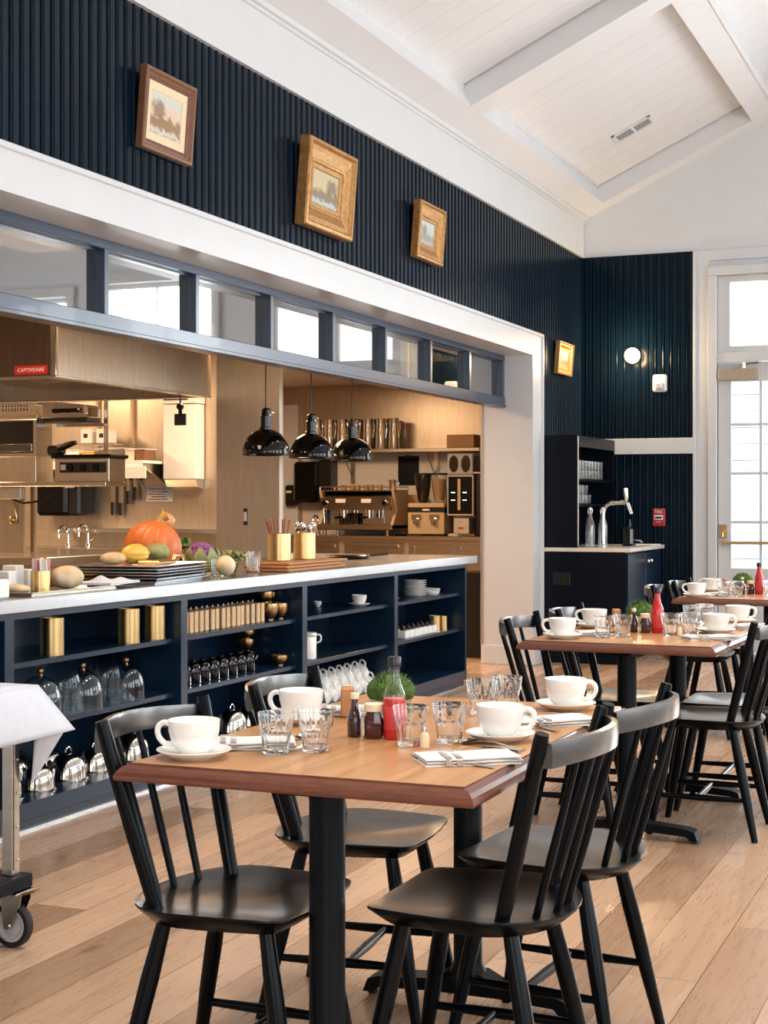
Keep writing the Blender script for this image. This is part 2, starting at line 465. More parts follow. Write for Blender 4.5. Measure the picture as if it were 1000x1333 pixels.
def bounds(mb):
    xs = [p[0] for p in mb.v]; ys = [p[1] for p in mb.v]; zs = [p[2] for p in mb.v]
    return min(xs), max(xs), min(ys), max(ys), min(zs), max(zs)

def tag(o, label, cat, group=None):
    o['label'] = label; o['category'] = cat
    if group: o['group'] = group
    return o

def solo(name, mb, mats, label, cat, group=None, sharp=35, fix=True):
    """a thing that is one mesh; its origin goes to the middle of its base"""
    x0, x1, y0, y1, z0, z1 = bounds(mb)
    L = ((x0+x1)/2, (y0+y1)/2, z0)
    o = bpy.data.objects.new(name, mesh_of(name, mb, mats, L, sharp, fix)); COL.objects.link(o)
    o.location = L
    return tag(o, label, cat, group)

def struct(name, mb, mats, sharp=35, fix=True):
    o = bpy.data.objects.new(name, mesh_of(name, mb, mats, (0, 0, 0), sharp, fix)); COL.objects.link(o)
    o['kind'] = 'structure'
    return o

def thing(name, label, cat, loc=(0, 0, 0), rz=0.0, group=None):
    o = bpy.data.objects.new(name, None); COL.objects.link(o)
    o.empty_display_size = 0.05
    o.location = loc; o.rotation_euler = (0, 0, rz)
    return tag(o, label, cat, group)

def root_of(o):
    while o.parent: o = o.parent
    return o

def part(name, mb, mats, parent, world=False, label=None, sharp=35, fix=True):
    """a part, in its thing's own coordinates (world=True: mesh given in room coordinates, thing not rotated)"""
    off = root_of(parent).location if world else (0, 0, 0)
    o = bpy.data.objects.new(name, mesh_of(name, mb, mats, off, sharp, fix)); COL.objects.link(o)
    o.parent = parent
    if label: o['label'] = label
    return o

def dup(root, loc, rz=0.0, label=None, group=None):
    kids = {}
    for ob in list(COL.objects):
        if ob.parent: kids.setdefault(ob.parent.name, []).append(ob)
    def cp(o, par):
        c = o.copy(); COL.objects.link(c); c.parent = par
        for ch in kids.get(o.name, ()): cp(ch, c)
        return c
    r = cp(root, None)
    r.location = loc; r.rotation_euler = (0, 0, rz)
    if label: r['label'] = label
    if group: r['group'] = group
    return r

def text_mb(body, size, depth=0.001, spacing=1.0, shear=0.0, align='CENTER'):
    """letters as a mesh lying in the XY plane, facing +Z"""
    cu = bpy.data.curves.new('letters', 'FONT'); cu.body = body; cu.size = size; cu.extrude = depth
    cu.align_x = align; cu.align_y = 'CENTER'; cu.space_character = spacing; cu.shear = shear; cu.resolution_u = 3
    ob = bpy.data.objects.new('letters', cu); COL.objects.link(ob)
    dg = bpy.context.evaluated_depsgraph_get(); dg.update()
    me = bpy.data.meshes.new_from_object(ob.evaluated_get(dg))
    mb = MB(); mb.add([v.co[:] for v in me.vertices], [tuple(p.vertices) for p in me.polygons])
    bpy.data.objects.remove(ob); bpy.data.curves.remove(cu); bpy.data.meshes.remove(me)
    return mb

def placed(mb, mx):
    r = MB(); r.v = [tuple(mx @ Vector(p)) for p in mb.v]; r.f = list(mb.f); r.m = list(mb.m)
    return r

# ------------------------------------------------------------------ the room
XL, XR, YB, YF = -3.51, 3.5, 13.12, -2.7
SL = 0.467                                     # ceiling slope
AL = math.atan(SL)
Z0 = 3.74                                      # ceiling height at the long walls

mb = MB(); mb.box(-10.2, YF - .2, -.12, XR + .2, 16.2, 0)
struct('floor', mb, 'oak_floor')

def reeded(y0, y1, z0, z1, x, flip=1):
    """beaded boards on a wall facing +X: two grooves with a half-round bead between, every 67 mm"""
    prof = []
    p = 0.0675; k = 0
    n = int((y1 - y0) / p) + 1
    for k in range(n):
        b = y0 + k * p
        deep = .011 if k % 2 else .007
        for dy, dx in ((0.0, 0), (.0300, 0), (.0330, -deep), (.0375, -deep), (.0390, 0), (.0415, .0045), (.0465, .0062), (.0515, .0045), (.0540, 0), (.0555, -deep), (.0600, -deep), (.0630, 0)):
            if b + dy < y1: prof.append((b + dy, dx))
    prof.append((y1, 0))
    return prof
def panel_x(mb, y0, y1, z0, z1, x):
    pr = reeded(y0, y1, z0, z1, x)
    mb.grid([[(x + dx, y, z0) for y, dx in pr], [(x + dx, y, z1) for y, dx in pr]])
def panel_y(mb, x0, x1, z0, z1, y):
    pr = reeded(x0, x1, z0, z1, y)
    mb.grid([[(x, y - dx, z0) for x, dx in pr], [(x, y - dx, z1) for x, dx in pr]])

# long wall on the kitchen side: solid core with the wide opening, boards above and beyond it
mb = MB()
mb.mi = 1
mb.box(-3.89, YF, 2.62, XL - .015, YB, 3.95)
mb.box(-3.89, 11.62, 0, XL - .015, YB, 2.62)
mb.box(-3.89, YF, 0, XL - .015, 3.2, 2.62)
mb.mi = 0
panel_x(mb, YF, YB, 2.60, 3.42, XL)
panel_x(mb, 11.82, YB, 0, 2.60, XL)
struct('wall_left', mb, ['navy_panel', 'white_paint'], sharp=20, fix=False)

mb = MB()                                      # frieze and crown moulding over the boards
mb.box(-3.53, YF, 3.42, -3.485, YB, 3.75)
mb.box(-3.53, YF, 3.72, -3.465, YB, 3.755, .004)
mb.box(-3.53, YF, 3.735, -3.44, YB, 3.765, .004)
struct('trim_1', mb, 'trim_paint')
mb = MB()                                      # casing of the kitchen opening: head and jamb
mb.box(-3.90, 3.2, 2.433, -3.485, 11.82, 2.62)
mb.box(-3.90, 11.57, 0, -3.485, 11.82, 2.433)
mb.box(-3.54, YF, 2.433, -3.485, 3.2, 2.62)
mb.box(-3.54, 2.98, 0, -3.485, 3.2, 2.433)
mb.box(-3.52, YF, 2.592, -3.470, 11.835, 2.618, .004)
mb.box(-3.52, 11.812, 0, -3.470, 11.835, 2.60, .004)
struct('trim_2', mb, 'trim_paint')
mb = MB()
mb.box(-3.91, 11.555, 0, -3.47, 11.83, .15, .004)
struct('baseboard_left', mb, 'trim_paint')

# ---- gable wall at the far end
def wall_y(mb, y0, y1, x0, x1, z0, z1, holes):
    """a wall slab with rectangular holes (hx0, hx1, hz0, hz1), not overlapping in x"""
    x = x0
    for (a, b, c, d) in sorted(holes):
        mb.box(x, y0, z0, a, y1, z1)
        if c > z0: mb.box(a, y0, z0, b, y1, c)
        mb.box(a, y0, d, b, y1, z1); x = b
    mb.box(x, y0, z0, x1, y1, z1)
DX0, DX1 = -2.327, -.93                        # door opening
HOLES_B = [(DX0, DX1, 0, 3.20), (-.35, .95, .75, 3.45), (1.30, 2.32, .75, 3.35)]
mb = MB()
wall_y(mb, YB + .012, YB + .24, -3.9, XR + .2, 0, 3.75, HOLES_B)
ridge = Z0 + SL * 3.51
mb.prism([(-3.9, 3.75), (XR + .2, 3.75), (XR + .2, Z0 + .05), (0, ridge + .35), (-3.9, Z0 + .05)], YB + .012, YB + .24, 'y')
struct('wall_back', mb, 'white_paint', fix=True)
mb = MB(); panel_y(mb, XL, -2.515, 0, 3.42, YB)
struct('wall_back_boards', mb, 'navy_panel', sharp=20, fix=False)
mb = MB()                                      # rail across the boards, edge strip, wide door surround
mb.box(-3.51, YB - .022, 1.695, -2.515, YB + .01, 1.83, .003)
mb.box(-2.530, YB - .024, 0, -2.510, YB + .013, 3.42, .002)
mb.box(-2.512, YB - .012, 0, -2.40, YB + .013, 3.40)
mb.box(-2.512, YB - .014, 3.33, -1.2, YB + .013, 3.42, .002)
struct('trim_3', mb, 'trim_paint')
mb = MB()                                      # door and transom casing
for a, b in ((-2.405, DX0), (DX1, DX1 + .078)):
    mb.box(a, YB - .035, 0, b, YB + .05, 3.199, .006)
mb.box(-2.405, YB - .037, 3.20, DX1 + .078, YB + .05, 3.28, .006)
mb.box(DX0 + .001, YB - .02, 2.455, DX1 - .001, YB + .12, 2.545, .003)
struct('trim_4', mb, 'trim_paint')
# transom light over the door
mb = MB()
for a, b in ((DX0 + .001, -2.225), (-1.68, -1.577), (DX1 - .103, DX1 - .001)): mb.box(a, YB + .02, 2.546, b, YB + .07, 3.199)
for a, b in ((-2.2249, -1.6801), (-1.5769, DX1 - .1031)):
    mb.box(a, YB + .021, 2.546, b, YB + .069, 2.60); mb.box(a, YB + .021, 3.145, b, YB + .069, 3.199)
w = struct('window_1', mb, 'trim_paint')
for a, b in ((-2.230, -1.675), (-1.582, DX1 - .098)):
    g = MB(); g.box(a, YB + .04, 2.595, b, YB + .05, 3.15)
    part('pane', g, 'door_glass', w)
def sash(ax, c0, c1, a, b, c, d, nv, nh, t=.05, extra=()):
    """casing and glazing bars of a window between c0 and c1 in depth: uprights run full height, bars fit between them"""
    m = MB()
    def B(p0, q0, z0, p1, q1, z1):
        if ax == 'y': m.box(p0, q0, z0, p1, q1, z1)
        else: m.box(q0, p0, z0, q1, p1, z1)
    s = -1
    B(a - .09, c0 - .03, c - .001, a - .0005, c0 + .05, d + .0005); B(b + .0005, c0 - .03, c - .001, b + .09, c0 + .05, d + .0005)
    B(a - .10, c0 - .035, d + .001, b + .10, c0 + .05, d + .10); B(a - .12, c0 - .06, c - .06, b + .12, c0 + .06, c - .0015)
    e0, e1 = c0 + .06, c0 + .10
    B(a + .0005, e0, c, a + t, e1, d); B(b - t, e0, c, b - .0005, e1, d)
    B(a + t, e0, c, b - t, e1, c + t); B(a + t, e0, d - t, b - t, e1, d)
    for z in extra: B(a + t, e0 + .001, z - .035, b - t, e1 - .001, z + .035)
    for k in range(1, nv):
        u = a + (b - a) * k / nv; B(u - .014, e0 + .004, c + t, u + .014, e1 - .004, d - t)
    for k in range(1, nh):
        z = c + (d - c) * k / nh; B(a + t, e0 + .006, z - .012, b - t, e1 - .006, z + .012)
    return m
for i, (a, b, c, d) in enumerate(HOLES_B[1:]):
    struct('window_%d' % (i + 2), sash('y', YB, 0, a, b, c, d, 2, 4), 'trim_paint')

# ---- double door: glazed, with closer, lock plate and push bar
DZ = 2.45
y0, y1 = YB + .02, YB + .065
MID = (DX0 + DX1) / 2
for name, e0, e1, g0, g1, hw in (('door_1', DX0 + .006, MID - .002, -2.215, MID - .095, True), ('door_3', MID + .002, DX1 - .006, MID + .095, -1.042, False)):
    door = bpy.data.objects.new(name, None); COL.objects.link(door); door['kind'] = 'structure'
    door.location = (e0, YB, 0)
    mb = MB()
    mb.box(e0, y0, .01, g0, y1, DZ, .003); mb.box(g1, y0, .01, e1, y1, DZ, .003)
    mb.box(g0 + .0005, y0 + .001, .01, g1 - .0005, y1 - .001, .72); mb.box(g0 + .0005, y0 + .001, 2.30, g1 - .0005, y1 - .001, DZ - .001)
    part('door_frame', mb, 'trim_paint', door, True)
    mb = MB()
    for z in (1.11, 1.523, 1.936): mb.box(g0, y0 + .010, z - .011, g1, y1 - .010, z + .011)
    m_ = (g0 + g1) / 2; mb.box(m_ - .011, y0 + .008, .72, m_ + .011, y1 - .008, 2.30)
    part('muntin_grid', mb, 'trim_paint', door, True)
    mb = MB(); mb.box(g0 - .004, y0 + .02, .715, g1 + .004, y0 + .026, 2.305)
    part('pane', mb, 'door_glass', door, True)
    mb = MB(); mb.box(e0 + .06, y0 - .05, .925, e1 - .06, y0 - .02, .95, .004); mb.box(e0 + .04, y0 - .05, .915, e0 + .06, y0, .96, .003); mb.box(e1 - .06, y0 - .05, .915, e1 - .04, y0, .96, .003)
    part('push_bar', mb, 'brass', door, True)
    if hw:
        mb = MB(); mb.box(-2.315, y0 - .065, 2.305, -1.99, y0, 2.405, .006)
        part('door_closer', mb, 'tan_metal', door, True)
        mb = MB(); mb.tube([(-2.10, y0 - .03, 2.405), (-2.10, y0 - .03, 2.44), (-1.95, y0 - .10, 2.45), (-1.7, y0 - .03, 2.45)], .007, 8)
        mb.cyl((-2.10, y0 - .03, 2.40), (-2.10, y0 - .03, 2.455), .014, n=12)
        part('closer_arm', mb, 'chrome', door, True)
        mb = MB(); mb.box(-2.318, y0 - .010, .975, -2.245, y0, 1.09, .003)
        mb.cyl((-2.28, y0 - .035, 1.03), (-2.28, y0, 1.03), .016, n=14); mb.tube([(-2.28, y0 - .035, 1.03), (-2.28, y0 - .04, .985)], .008, 8)
        part('lock_plate', mb, 'brass', door, True)

# ---- long window wall opposite the kitchen, and the wall behind the photographer
mb = MB()
x = XR
y = YF
for yc in RIGHT_WINDOWS:
    a, b = yc - .95, yc + .95
    mb.box(x, y, 0, x + .2, a, Z0 + .1); mb.box(x, a, 0, x + .2, b, .6); mb.box(x, a, 3.3, x + .2, b, Z0 + .1); y = b
mb.box(x, y, 0, x + .2, YB + .2, Z0 + .1)
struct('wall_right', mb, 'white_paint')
for i, yc in enumerate(RIGHT_WINDOWS):
    m = sash('x', 0, 0, yc - .95, yc + .95, .6, 3.3, 4, 4, extra=(2.64,))
    m.v = [(x + (-q[0] if False else q[0]), q[1], q[2]) for q in m.v]
    struct('window_%d' % (i + 4), m, 'trim_paint')
mb = MB()
wall_y(mb, YF - .2, YF, -3.9, XR + .2, 0, Z0 + .1, [(-1.1, 2.3, .6, 3.0)])
mb.prism([(-3.9, Z0), (XR + .2, Z0), (XR + .2, Z0 + .1), (0, ridge + .35), (-3.9, Z0 + .1)], YF - .2, YF, 'y')
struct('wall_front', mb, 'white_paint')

# ---- sloped ceiling: painted boards in the bays, a lattice of boxed beams below them
def slope(side):
    """u runs up the slope from the wall, v along the room, n up away from the room"""
    if side < 0:
        ux = Vector((cos(AL), 0, sin(AL))); nn = Vector((-sin(AL), 0, cos(AL))); o = Vector((-3.51, 0, Z0))
    else:
        ux = Vector((-cos(AL), 0, sin(AL))); nn = Vector((sin(AL), 0, cos(AL))); o = Vector((3.51, 0, Z0))
    return lambda u, v, n: tuple(o + ux * u + Vector((0, v, 0)) + nn * n)
UB = [(-.3, .265), (1.655, 1.887), (3.277, 3.95)]
VB = [(-2.75, -2.4), (-.95, -.70), (2.52, 2.77), (5.99, 6.24), (9.46, 9.71), (12.93, 13.2)]
UG = [(.265, 1.655), (1.887, 3.277)]
VG = [(VB[i][1], VB[i+1][0]) for i in range(5)]
beam = MB(); board = MB(); gap = MB()
def sbox(m, S, u0, u1, v0, v1, n0, n1):
    vs = [S(u0,v0,n0), S(u1,v0,n0), S(u1,v1,n0), S(u0,v1,n0), S(u0,v0,n1), S(u1,v0,n1), S(u1,v1,n1), S(u0,v1,n1)]
    m.add(vs, [(0,3,2,1),(4,5,6,7),(0,1,5,4),(1,2,6,5),(2,3,7,6),(3,0,4,7)])
for side in (-1, 1):
    S = slope(side)
    for u0, u1 in UB: sbox(beam, S, u0, u1, -2.75, 13.2, 0, .2)
    for v0, v1 in VB:
        for u0, u1 in UG: sbox(beam, S, u0, u1, v0, v1, 0, .2)
    for u0, u1 in UG:
        for v0, v1 in VG:
            # moulding along the foot of each bay
            sbox(beam, S, u0 - .01, u0 + .020, v0 - .01, v1 + .01, .128, .1493)
            # boards with open joints
            vv = v0; bw = .27
            while vv < v1 - .02:
                e = min(vv + bw, v1 - .016)
                sbox(board, S, u0 - .02, u1 + .02, vv + .0012, e - .0012, .15, .165); vv = e
            sbox(gap, S, u0 - .02, u1 + .02, v0 - .02, v1 + .02, .168, .2)  # black sheet over the boards, standing in for shade in the gaps
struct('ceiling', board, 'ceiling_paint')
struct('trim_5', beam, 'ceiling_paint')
struct('ceiling_gap_shade', gap, 'void_shade')
mb = MB()                                       # slim moulding at the edge of the ridge beam
for side in (-1,):
    S = slope(side); sbox(mb, S, 1.855, 1.883, -2.6, 12.93, -.010, .006)
struct('trim_6', mb, 'ceiling_paint')
# vent grille in the far bay
S = slope(-1)
vent = thing('ceiling_vent', 'small rectangular air vent with dark slots in the sloped white ceiling', 'vent', S(.86, 12.06, .15))
def svent(u0, u1, v0, v1, n0, n1):
    m = MB(); sbox(m, S, u0, u1, v0, v1, n0, n1); return m
VU, VV = .86, 12.02
m = MB()
for q in ((-.17, .17, -.105, -.08), (-.17, .17, .08, .105), (-.17, -.145, -.105, .105), (.145, .17, -.105, .105)): sbox(m, S, VU + q[0], VU + q[1], VV + q[2], VV + q[3], .138, .150)
part('vent_frame', m, 'ceiling_paint', vent, True)
m = MB(); sbox(m, S, VU - .15, VU + .15, VV - .085, VV + .085, .147, .1495); part('duct_opening', m, 'void_shade', vent, True)
m = MB()
for k in range(3): sbox(m, S, VU - .145, VU + .145, VV - .05 + k * .05, VV - .041 + k * .05, .139, .146)
sbox(m, S, VU - .01, VU + .01, VV - .08, VV + .08, .139, .146)
part('louvre', m, 'ceiling_paint', vent, True)

# ---- kitchen shell
mb = MB(); mb.box(-10.2, 3.0, 2.601, -3.91, 16.2, 2.7); struct('ceiling_kitchen', mb, 'white_paint')
mb = MB(); mb.box(-10.2, 15.9, 0, -3.7, 16.1, 2.6); struct('wall_kitchen_far', mb, 'steel_flat')
mb = MB(); mb.box(-10.2, 11.4, 0, -5.9, 11.6, 2.6); struct('wall_kitchen_back', mb, 'steel_flat')
mb = MB(); mb.box(-10.2, 3.2, 0, -10.0, 11.4, 2.6); struct('wall_kitchen_left', mb, 'steel_flat')
mb = MB(); mb.box(-10.2, 3.0, 0, -3.91, 3.2, 2.6); struct('wall_kitchen_front', mb, 'white_paint')
mb = MB(); mb.box(-10.2, 11.6, 0, -10., 15.9, 2.6); struct('wall_kitchen_side', mb, 'steel_flat')
mb = MB(); mb.box(-3.90, 11.83, 0, -3.88, 15.9, 2.6); mb.box(-3.915, 11.56, .15, -3.90, 11.9, 2.433)
struct('wall_kitchen_right', mb, 'steel_flat')
# steel-clad column standing behind the pass
mb = MB(); mb.box(-4.92, 9.05, .906, -4.45, 9.10, 2.6, .002)
struct('wall_column', mb, 'steel_flat')
# outside the door
mb = MB(); mb.box(-9, YB + .3, -.3, 12, 30, -.12); struct('floor_terrace', mb, 'deck')
mb = MB()
for k in range(16): mb.box(-6, 19.0 - .01 * (k % 2), .0 + k * .2, -.9, 19.2, .195 + k * .2)
struct('wall_neighbour', mb, 'clapboard')

# ------------------------------------------------------------------ transom strip in the kitchen opening
MY = [11.57 - .82 * k for k in range(11)]       # mullion centres, far to near
tw = bpy.data.objects.new('window_20', None); COL.objects.link(tw); tw['kind'] = 'structure'
tw.location = (-3.76, 7.4, 2.03)
mb = MB()
mb.box(-3.82, 3.2, 2.03, -3.712, 11.57, 2.105, .003); mb.box(-3.82, 3.2, 2.392, -3.715, 11.57, 2.434, .003)
mb.box(-3.725, 3.2, 2.025, -3.705, 11.57, 2.045, .003)
for k, y in enumerate(MY):
    a, b = (y - .035, y) if k == 0 else (y - .018, y + .018)
    mb.box(-3.82, a, 2.10, -3.718, b, 2.40, .002)
part('transom_frame', mb, 'slate_frame', tw, True)
for k in range(10):
    b, a = MY[k] - (.035 if k == 0 else .018), MY[k+1] + .018
    m = MB(); m.box(-3.772, a - .004, 2.10, -3.766, b + .004, 2.396); part('pane', m, 'transom_glass', tw, True)
    m = MB()
    m.box(-3.765, a + .001, 2.105, -3.755, b - .001, 2.113); m.box(-3.765, a + .001, 2.384, -3.755, b - .001, 2.392)
    part('glazing_bead', m, 'slate_frame', tw, True)

# ------------------------------------------------------------------ counter: five open shelf units under one steel top
BAY = [3.53, 4.83, 6.152, 7.443, 8.757, 10.065]
UNIT_LABEL = ['navy open shelf unit at the cut off near end of the counter',
              'navy open shelf unit holding brass canisters, glass cloches and steel domes',
              'navy open shelf unit holding the wooden menu row and black teapots',
              'navy open shelf unit holding a lone cup and saucer over bare shelves',
              'navy open shelf unit at the far end of the counter with plates']
BX = -3.95
for i in range(5):
    a, b = BAY[i], BAY[i+1]
    u = thing('shelf_unit', UNIT_LABEL[i], 'cabinet', (-3.73, (a+b)/2, 0), 0, 'open shelf units of the counter')
    mb = MB()
    mb.box(BX, a, .05, -3.51, a + .029, .848); mb.box(BX, b - .029, .05, -3.51, b, .848)
    mb.box(BX - .02, a, .05, BX, b, .848)
    mb.box(BX, a + .029, .825, -3.51, b - .029, .848)
    mb.box(BX, a + .029, .095, -3.512, b - .029, .115)
    mb.box(-3.545, a, .05, -3.508, b, .116, .002)
    part('carcass', mb, 'navy_cabinet', u, True)
    for z in (.63, .383):
        mb = MB(); mb.box(BX + .002, a + .030, z, -3.548, b - .030, z + .023, .002)
        part('shelf', mb, 'navy_cabinet', u, True)
    mb = MB(); mb.box(-3.56, a, .0, -3.53, b, .05)
    part('kick_board', mb, 'navy_cabinet', u, True)
    mb = MB(); mb.box(-3.531, a, .0, -3.522, b, .010); part('shoe_strip', mb, 'counter_steel', u, True)
    for q in (.25, .55, .85):
        yy = a + (b - a) * q
        m = MB(); m.lathe([(0, .8225), (.028, .8225), (.030, .8249), (0, .8249)], 14, (-3.75, yy, 0)); part('puck_light', m, 'chrome', u, True)
mb = MB(); mb.box(-4.90, 3.55, .0, -3.975, 10.02, .85)
tag_o = solo('service_counter', mb, 'steel_flat', 'plain steel rear body of the long pass counter', 'counter')
mb = MB(); mb.box(-4.97, 3.5, .852, -3.478, 10.21, .905, .003)
solo('worktop', mb, 'counter_steel', 'long brushed steel top of the pass counter', 'counter')

# ---- things on the counter's shelves (shelf tops at .653 and .406, cabinet floor at .115)
S1, S2, S3 = .6535, .4065, .1155
def canister(x, y, z, label):
    t = thing('canister', label, 'canister', (x, y, z), 0, 'brass canisters on the upper shelf')
    mb = MB(); mb.lathe([(0, .0005), (.046, .0005), (.048, .003), (.048, .152), (.0465, .153), (.0445, .152), (.0445, .008), (0, .008)], 36)
    part('body', mb, 'brass', t)
    mb = MB(); mb.lathe([(.0482, .000), (.0492, .001), (.0492, .006), (.0482, .007)], 36, closed=True); part('foot_ring', mb, 'brass', t)
canister(-3.60, 5.24, S1, 'brass canister standing apart from the other two')
canister(-3.60, 5.82, S1, 'middle brass canister of the three on the upper shelf')
canister(-3.60, 6.04, S1, 'brass canister closest to the row of wooden menus')

def cloche(x, y, r, h, label):
    t = thing('glass_cloche', label, 'cloche', (x, y, S2), 0, 'glass cloches on the middle shelf')
    prof = [(r * 1.03, 0.0005), (r * 1.03, .004), (r, .006)]
    for i in range(1, 15):
        a = i / 14 * pi / 2
        prof.append((max(r * cos(a) ** .75, .002) if i < 14 else .002, h * .30 + h * .70 * sin(a)))
    inner = [(max(q - .003, .001), w - .003) for q, w in reversed(prof[2:])]
    mb = MB(); mb.lathe(prof + inner + [(r * .97, .0005)], 36, closed=True); part('dome', mb, 'glass_thin', t)
    m = MB(); m.lathe([(0, h - .001), (.010, h), (.006, h + .010), (.013, h + .018), (.013, h + .028), (0, h + .034)], 18); part('knob', m, 'bronze', t)
cloche(-3.63, 5.20, .090, .165, 'glass cloche mostly hidden behind the white cart cloth')
cloche(-3.80, 5.60, .092, .185, 'glass cloche standing back beside the one under the knob row')
cloche(-3.62, 5.49, .088, .160, 'glass cloche in front, between the cart cloth and the end cloche')
cloche(-3.62, 5.83, .084, .150, 'glass cloche in front, nearest the partition with the menus')
cloche(-3.82, 5.98, .088, .185, 'glass cloche standing back behind the end one')

def dome(x, y, z, r, h, label, tilt=0, group='steel plate domes on the cabinet floor'):
    t = thing('plate_dome', label, 'dome', (x, y, z), 0, group)
    prof = [(r * 1.12, .001), (r * 1.12, .004), (r * 1.01, .008), (r * .99, .03)]
    for i in range(1, 13):
        a = i / 12 * pi / 2
        prof.append((r * .97 * cos(a) ** .7 if i < 12 else 0, .034 + (h - .034) * sin(a)))
    mb = MB(); mb.lathe(prof, 32); part('cover', mb, 'polished_steel', t)
    m = MB(); ring = [(0, .022 * cos(k * pi / 8), h + .004 + .020 * sin(k * pi / 8)) for k in range(9)]
    m.tube(ring, .0035, 8); part('ring_handle', m, 'chrome', t)
    if tilt: t.rotation_euler = (0, tilt, 0)
dome(-3.66, 4.99, S3, .075, .115, 'polished steel dome beside the cart leg')
dome(-3.63, 5.185, S3, .066, .100, 'polished steel dome under the pointed cloth corner')
dome(-3.655, 5.435, S3 + .0, .076, .110, 'tallest polished steel dome, in the middle of the front row')
dome(-3.66, 5.645, S3, .066, .100, 'polished steel dome seen past the near chair post')
dome(-3.66, 5.955, S3, .078, .125, 'polished steel dome seen between the near chair spindles')
dome(-3.85, 5.31, S3, .070, .105, 'polished steel dome at the back behind the cloth corner')
dome(-3.85, 5.56, S3, .070, .105, 'polished steel dome at the back behind the tallest one')
dome(-3.64, 6.86, S3, .076, .118, 'polished steel dome beside the second chair back', 0, 'steel plate domes under the teapots')
dome(-3.66, 7.10, S3, .072, .112, 'polished steel dome seen behind the second chair post', 0, 'steel plate domes under the teapots')
dome(-3.66, 6.56, S3, .072, .112, 'polished steel dome behind the coffee cup nearest the camera', 0, 'steel plate domes under the teapots')

# row of wooden menus standing on edge
proto = None
for k in range(18):
    y = 6.225 + k * .0525 + (.01 if k > 14 else 0)
    if proto is None:
        proto = thing('menu_board', 'slim pale wooden board standing on edge in the packed row', 'menu', (-3.67, y, S1), 0, 'wooden menu boards in a row')
        mb = MB(); mb.box(-.055, -.017, 0, .07, .017, .10, .002); part('wood_spine', mb, 'wood_light', proto)
        mb = MB(); mb.box(-.055, -.0235, .001, .060, -.0173, .098); part('cover_sheet', mb, 'black_plastic', proto)
        mb = MB(); mb.box(-.01, -.006, .1003, .01, .006, .116, .002); part('clip', mb, 'chrome', proto)
    else:
        dup(proto, (-3.67 + random.uniform(-.004, .004), y, S1), random.uniform(-.03, .03))
# bronze bowls: a tall nested pair of stacks above, a small stack and one loose bowl below
def bowl(x, y, z, r, h, label, group):
    mb = MB()
    prof = [(0, .0005), (r * .45, .0005), (r * .45, .006), (r * .70, h * .22), (r * .96, h * .55), (r, h * .8), (r * .96, h), (r * .92, h), (r * .94, h * .8), (r * .88, h * .5), (r * .6, h * .2), (0, h * .14)]
    mb.lathe(prof, 28)
    o = solo('bronze_bowl', mb, 'bronze', label, 'bowl', group); o.location = (x, y, z)
g = 'bronze bowls on the upper shelf'
bowl(-3.63, 7.262, S1, .046, .088, 'round bronze bowl at the front foot of the stack', g)
bowl(-3.62, 7.367, S1, .044, .084, 'round bronze bowl standing at the end of the shelf', g)
bowl(-3.73, 7.345, S1, .044, .084, 'bronze bowl standing behind the front two', g)
bowl(-3.665, 7.285, S1 + .0895, .040, .060, 'bronze bowl resting on top of the front bowl', g)
bowl(-3.69, 7.375, S1 + .0855, .038, .056, 'bronze bowl resting on top at the back of the stack', g)
g = 'bronze bowls on the middle shelf'
bowl(-3.80, 7.33, S2, .042, .070, 'bronze bowl at the bottom of the small stack', g)
bowl(-3.80, 7.33, S2 + .071, .042, .066, 'bronze bowl in the middle of the small stack', g)
bowl(-3.80, 7.33, S2 + .138, .046, .050, 'bronze bowl on top of the small stack', g)
bowl(-3.62, 7.36, S2, .048, .055, 'low bronze bowl sitting alone at the shelf end', g)
# black teapots
proto = None
for k in range(9):
    y = 6.275 + k * .094
    if proto is None:
        proto = thing('teapot', 'small black teapot with a chrome spout in the teapot row', 'teapot', (-3.64, y, S2), 0, 'black teapots on the middle shelf')
        mb = MB(); mb.lathe([(0, .0005), (.034, .0005), (.038, .01), (.040, .06), (.034, .085), (.026, .095), (.012, .102), (.012, .110), (0, .114)], 24)
        part('body', mb, 'black_gloss', proto)
        mb = MB(); mb.sweep([(.030, 0, .058), (.047, 0, .070), (.058, 0, .086)], [.010, .007, .006], 10); part('spout', mb, 'chrome', proto)
        mb = MB(); mb.sweep([(-.034, 0, .078), (-.058, 0, .075), (-.062, 0, .05), (-.050, 0, .026), (-.037, 0, .024)], .0045, 8); part('handle', mb, 'black_gloss', proto)
        mb = MB(); mb.box(.0385, -.002, .004, .0405, .002, .04); part('chrome_strip', mb, 'chrome', proto)
    else:
        dup(proto, (-3.64, y, S2))

# ---- white crockery
CUP = [(0, .0005), (.026, .0005), (.027, .004), (.0265, .006), (.036, .014), (.046, .030), (.0515, .050), (.053, .072), (.0522, .073), (.0508, .072), (.0492, .050), (.0440, .032), (.034, .017), (.02, .010), (0, .009)]
def cup_parts(t, s=1.0):
    mb = MB(); mb.lathe([(r * s, z * s) for r, z in CUP], 40); part('cup_body', mb, 'porcelain', t)
    mb = MB()
    pts = [(.047, 0, .062), (.060, 0, .066), (.072, 0, .060), (.076, 0, .047), (.071, 0, .033), (.059, 0, .023), (.043, 0, .023)]
    mb.sweep([(x * s, y * s, z * s) for x, y, z in pts], [.0046 * s] * 7, 10, squash=1.3); part('handle', mb, 'porcelain', t)
def cup(x, y, z, rz, label, group, s=1.0):
    t = thing('coffee_cup', label, 'cup', (x, y, z), rz, group); cup_parts(t, s); return t
SAUCER = [(0, .0004), (.040, .0004), (.043, .003), (.060, .008), (.074, .017), (.076, .0185), (.0755, .0198), (.073, .0190), (.058, .0115), (.040, .007), (.032, .0058), (.030, .0050), (0, .0050)]
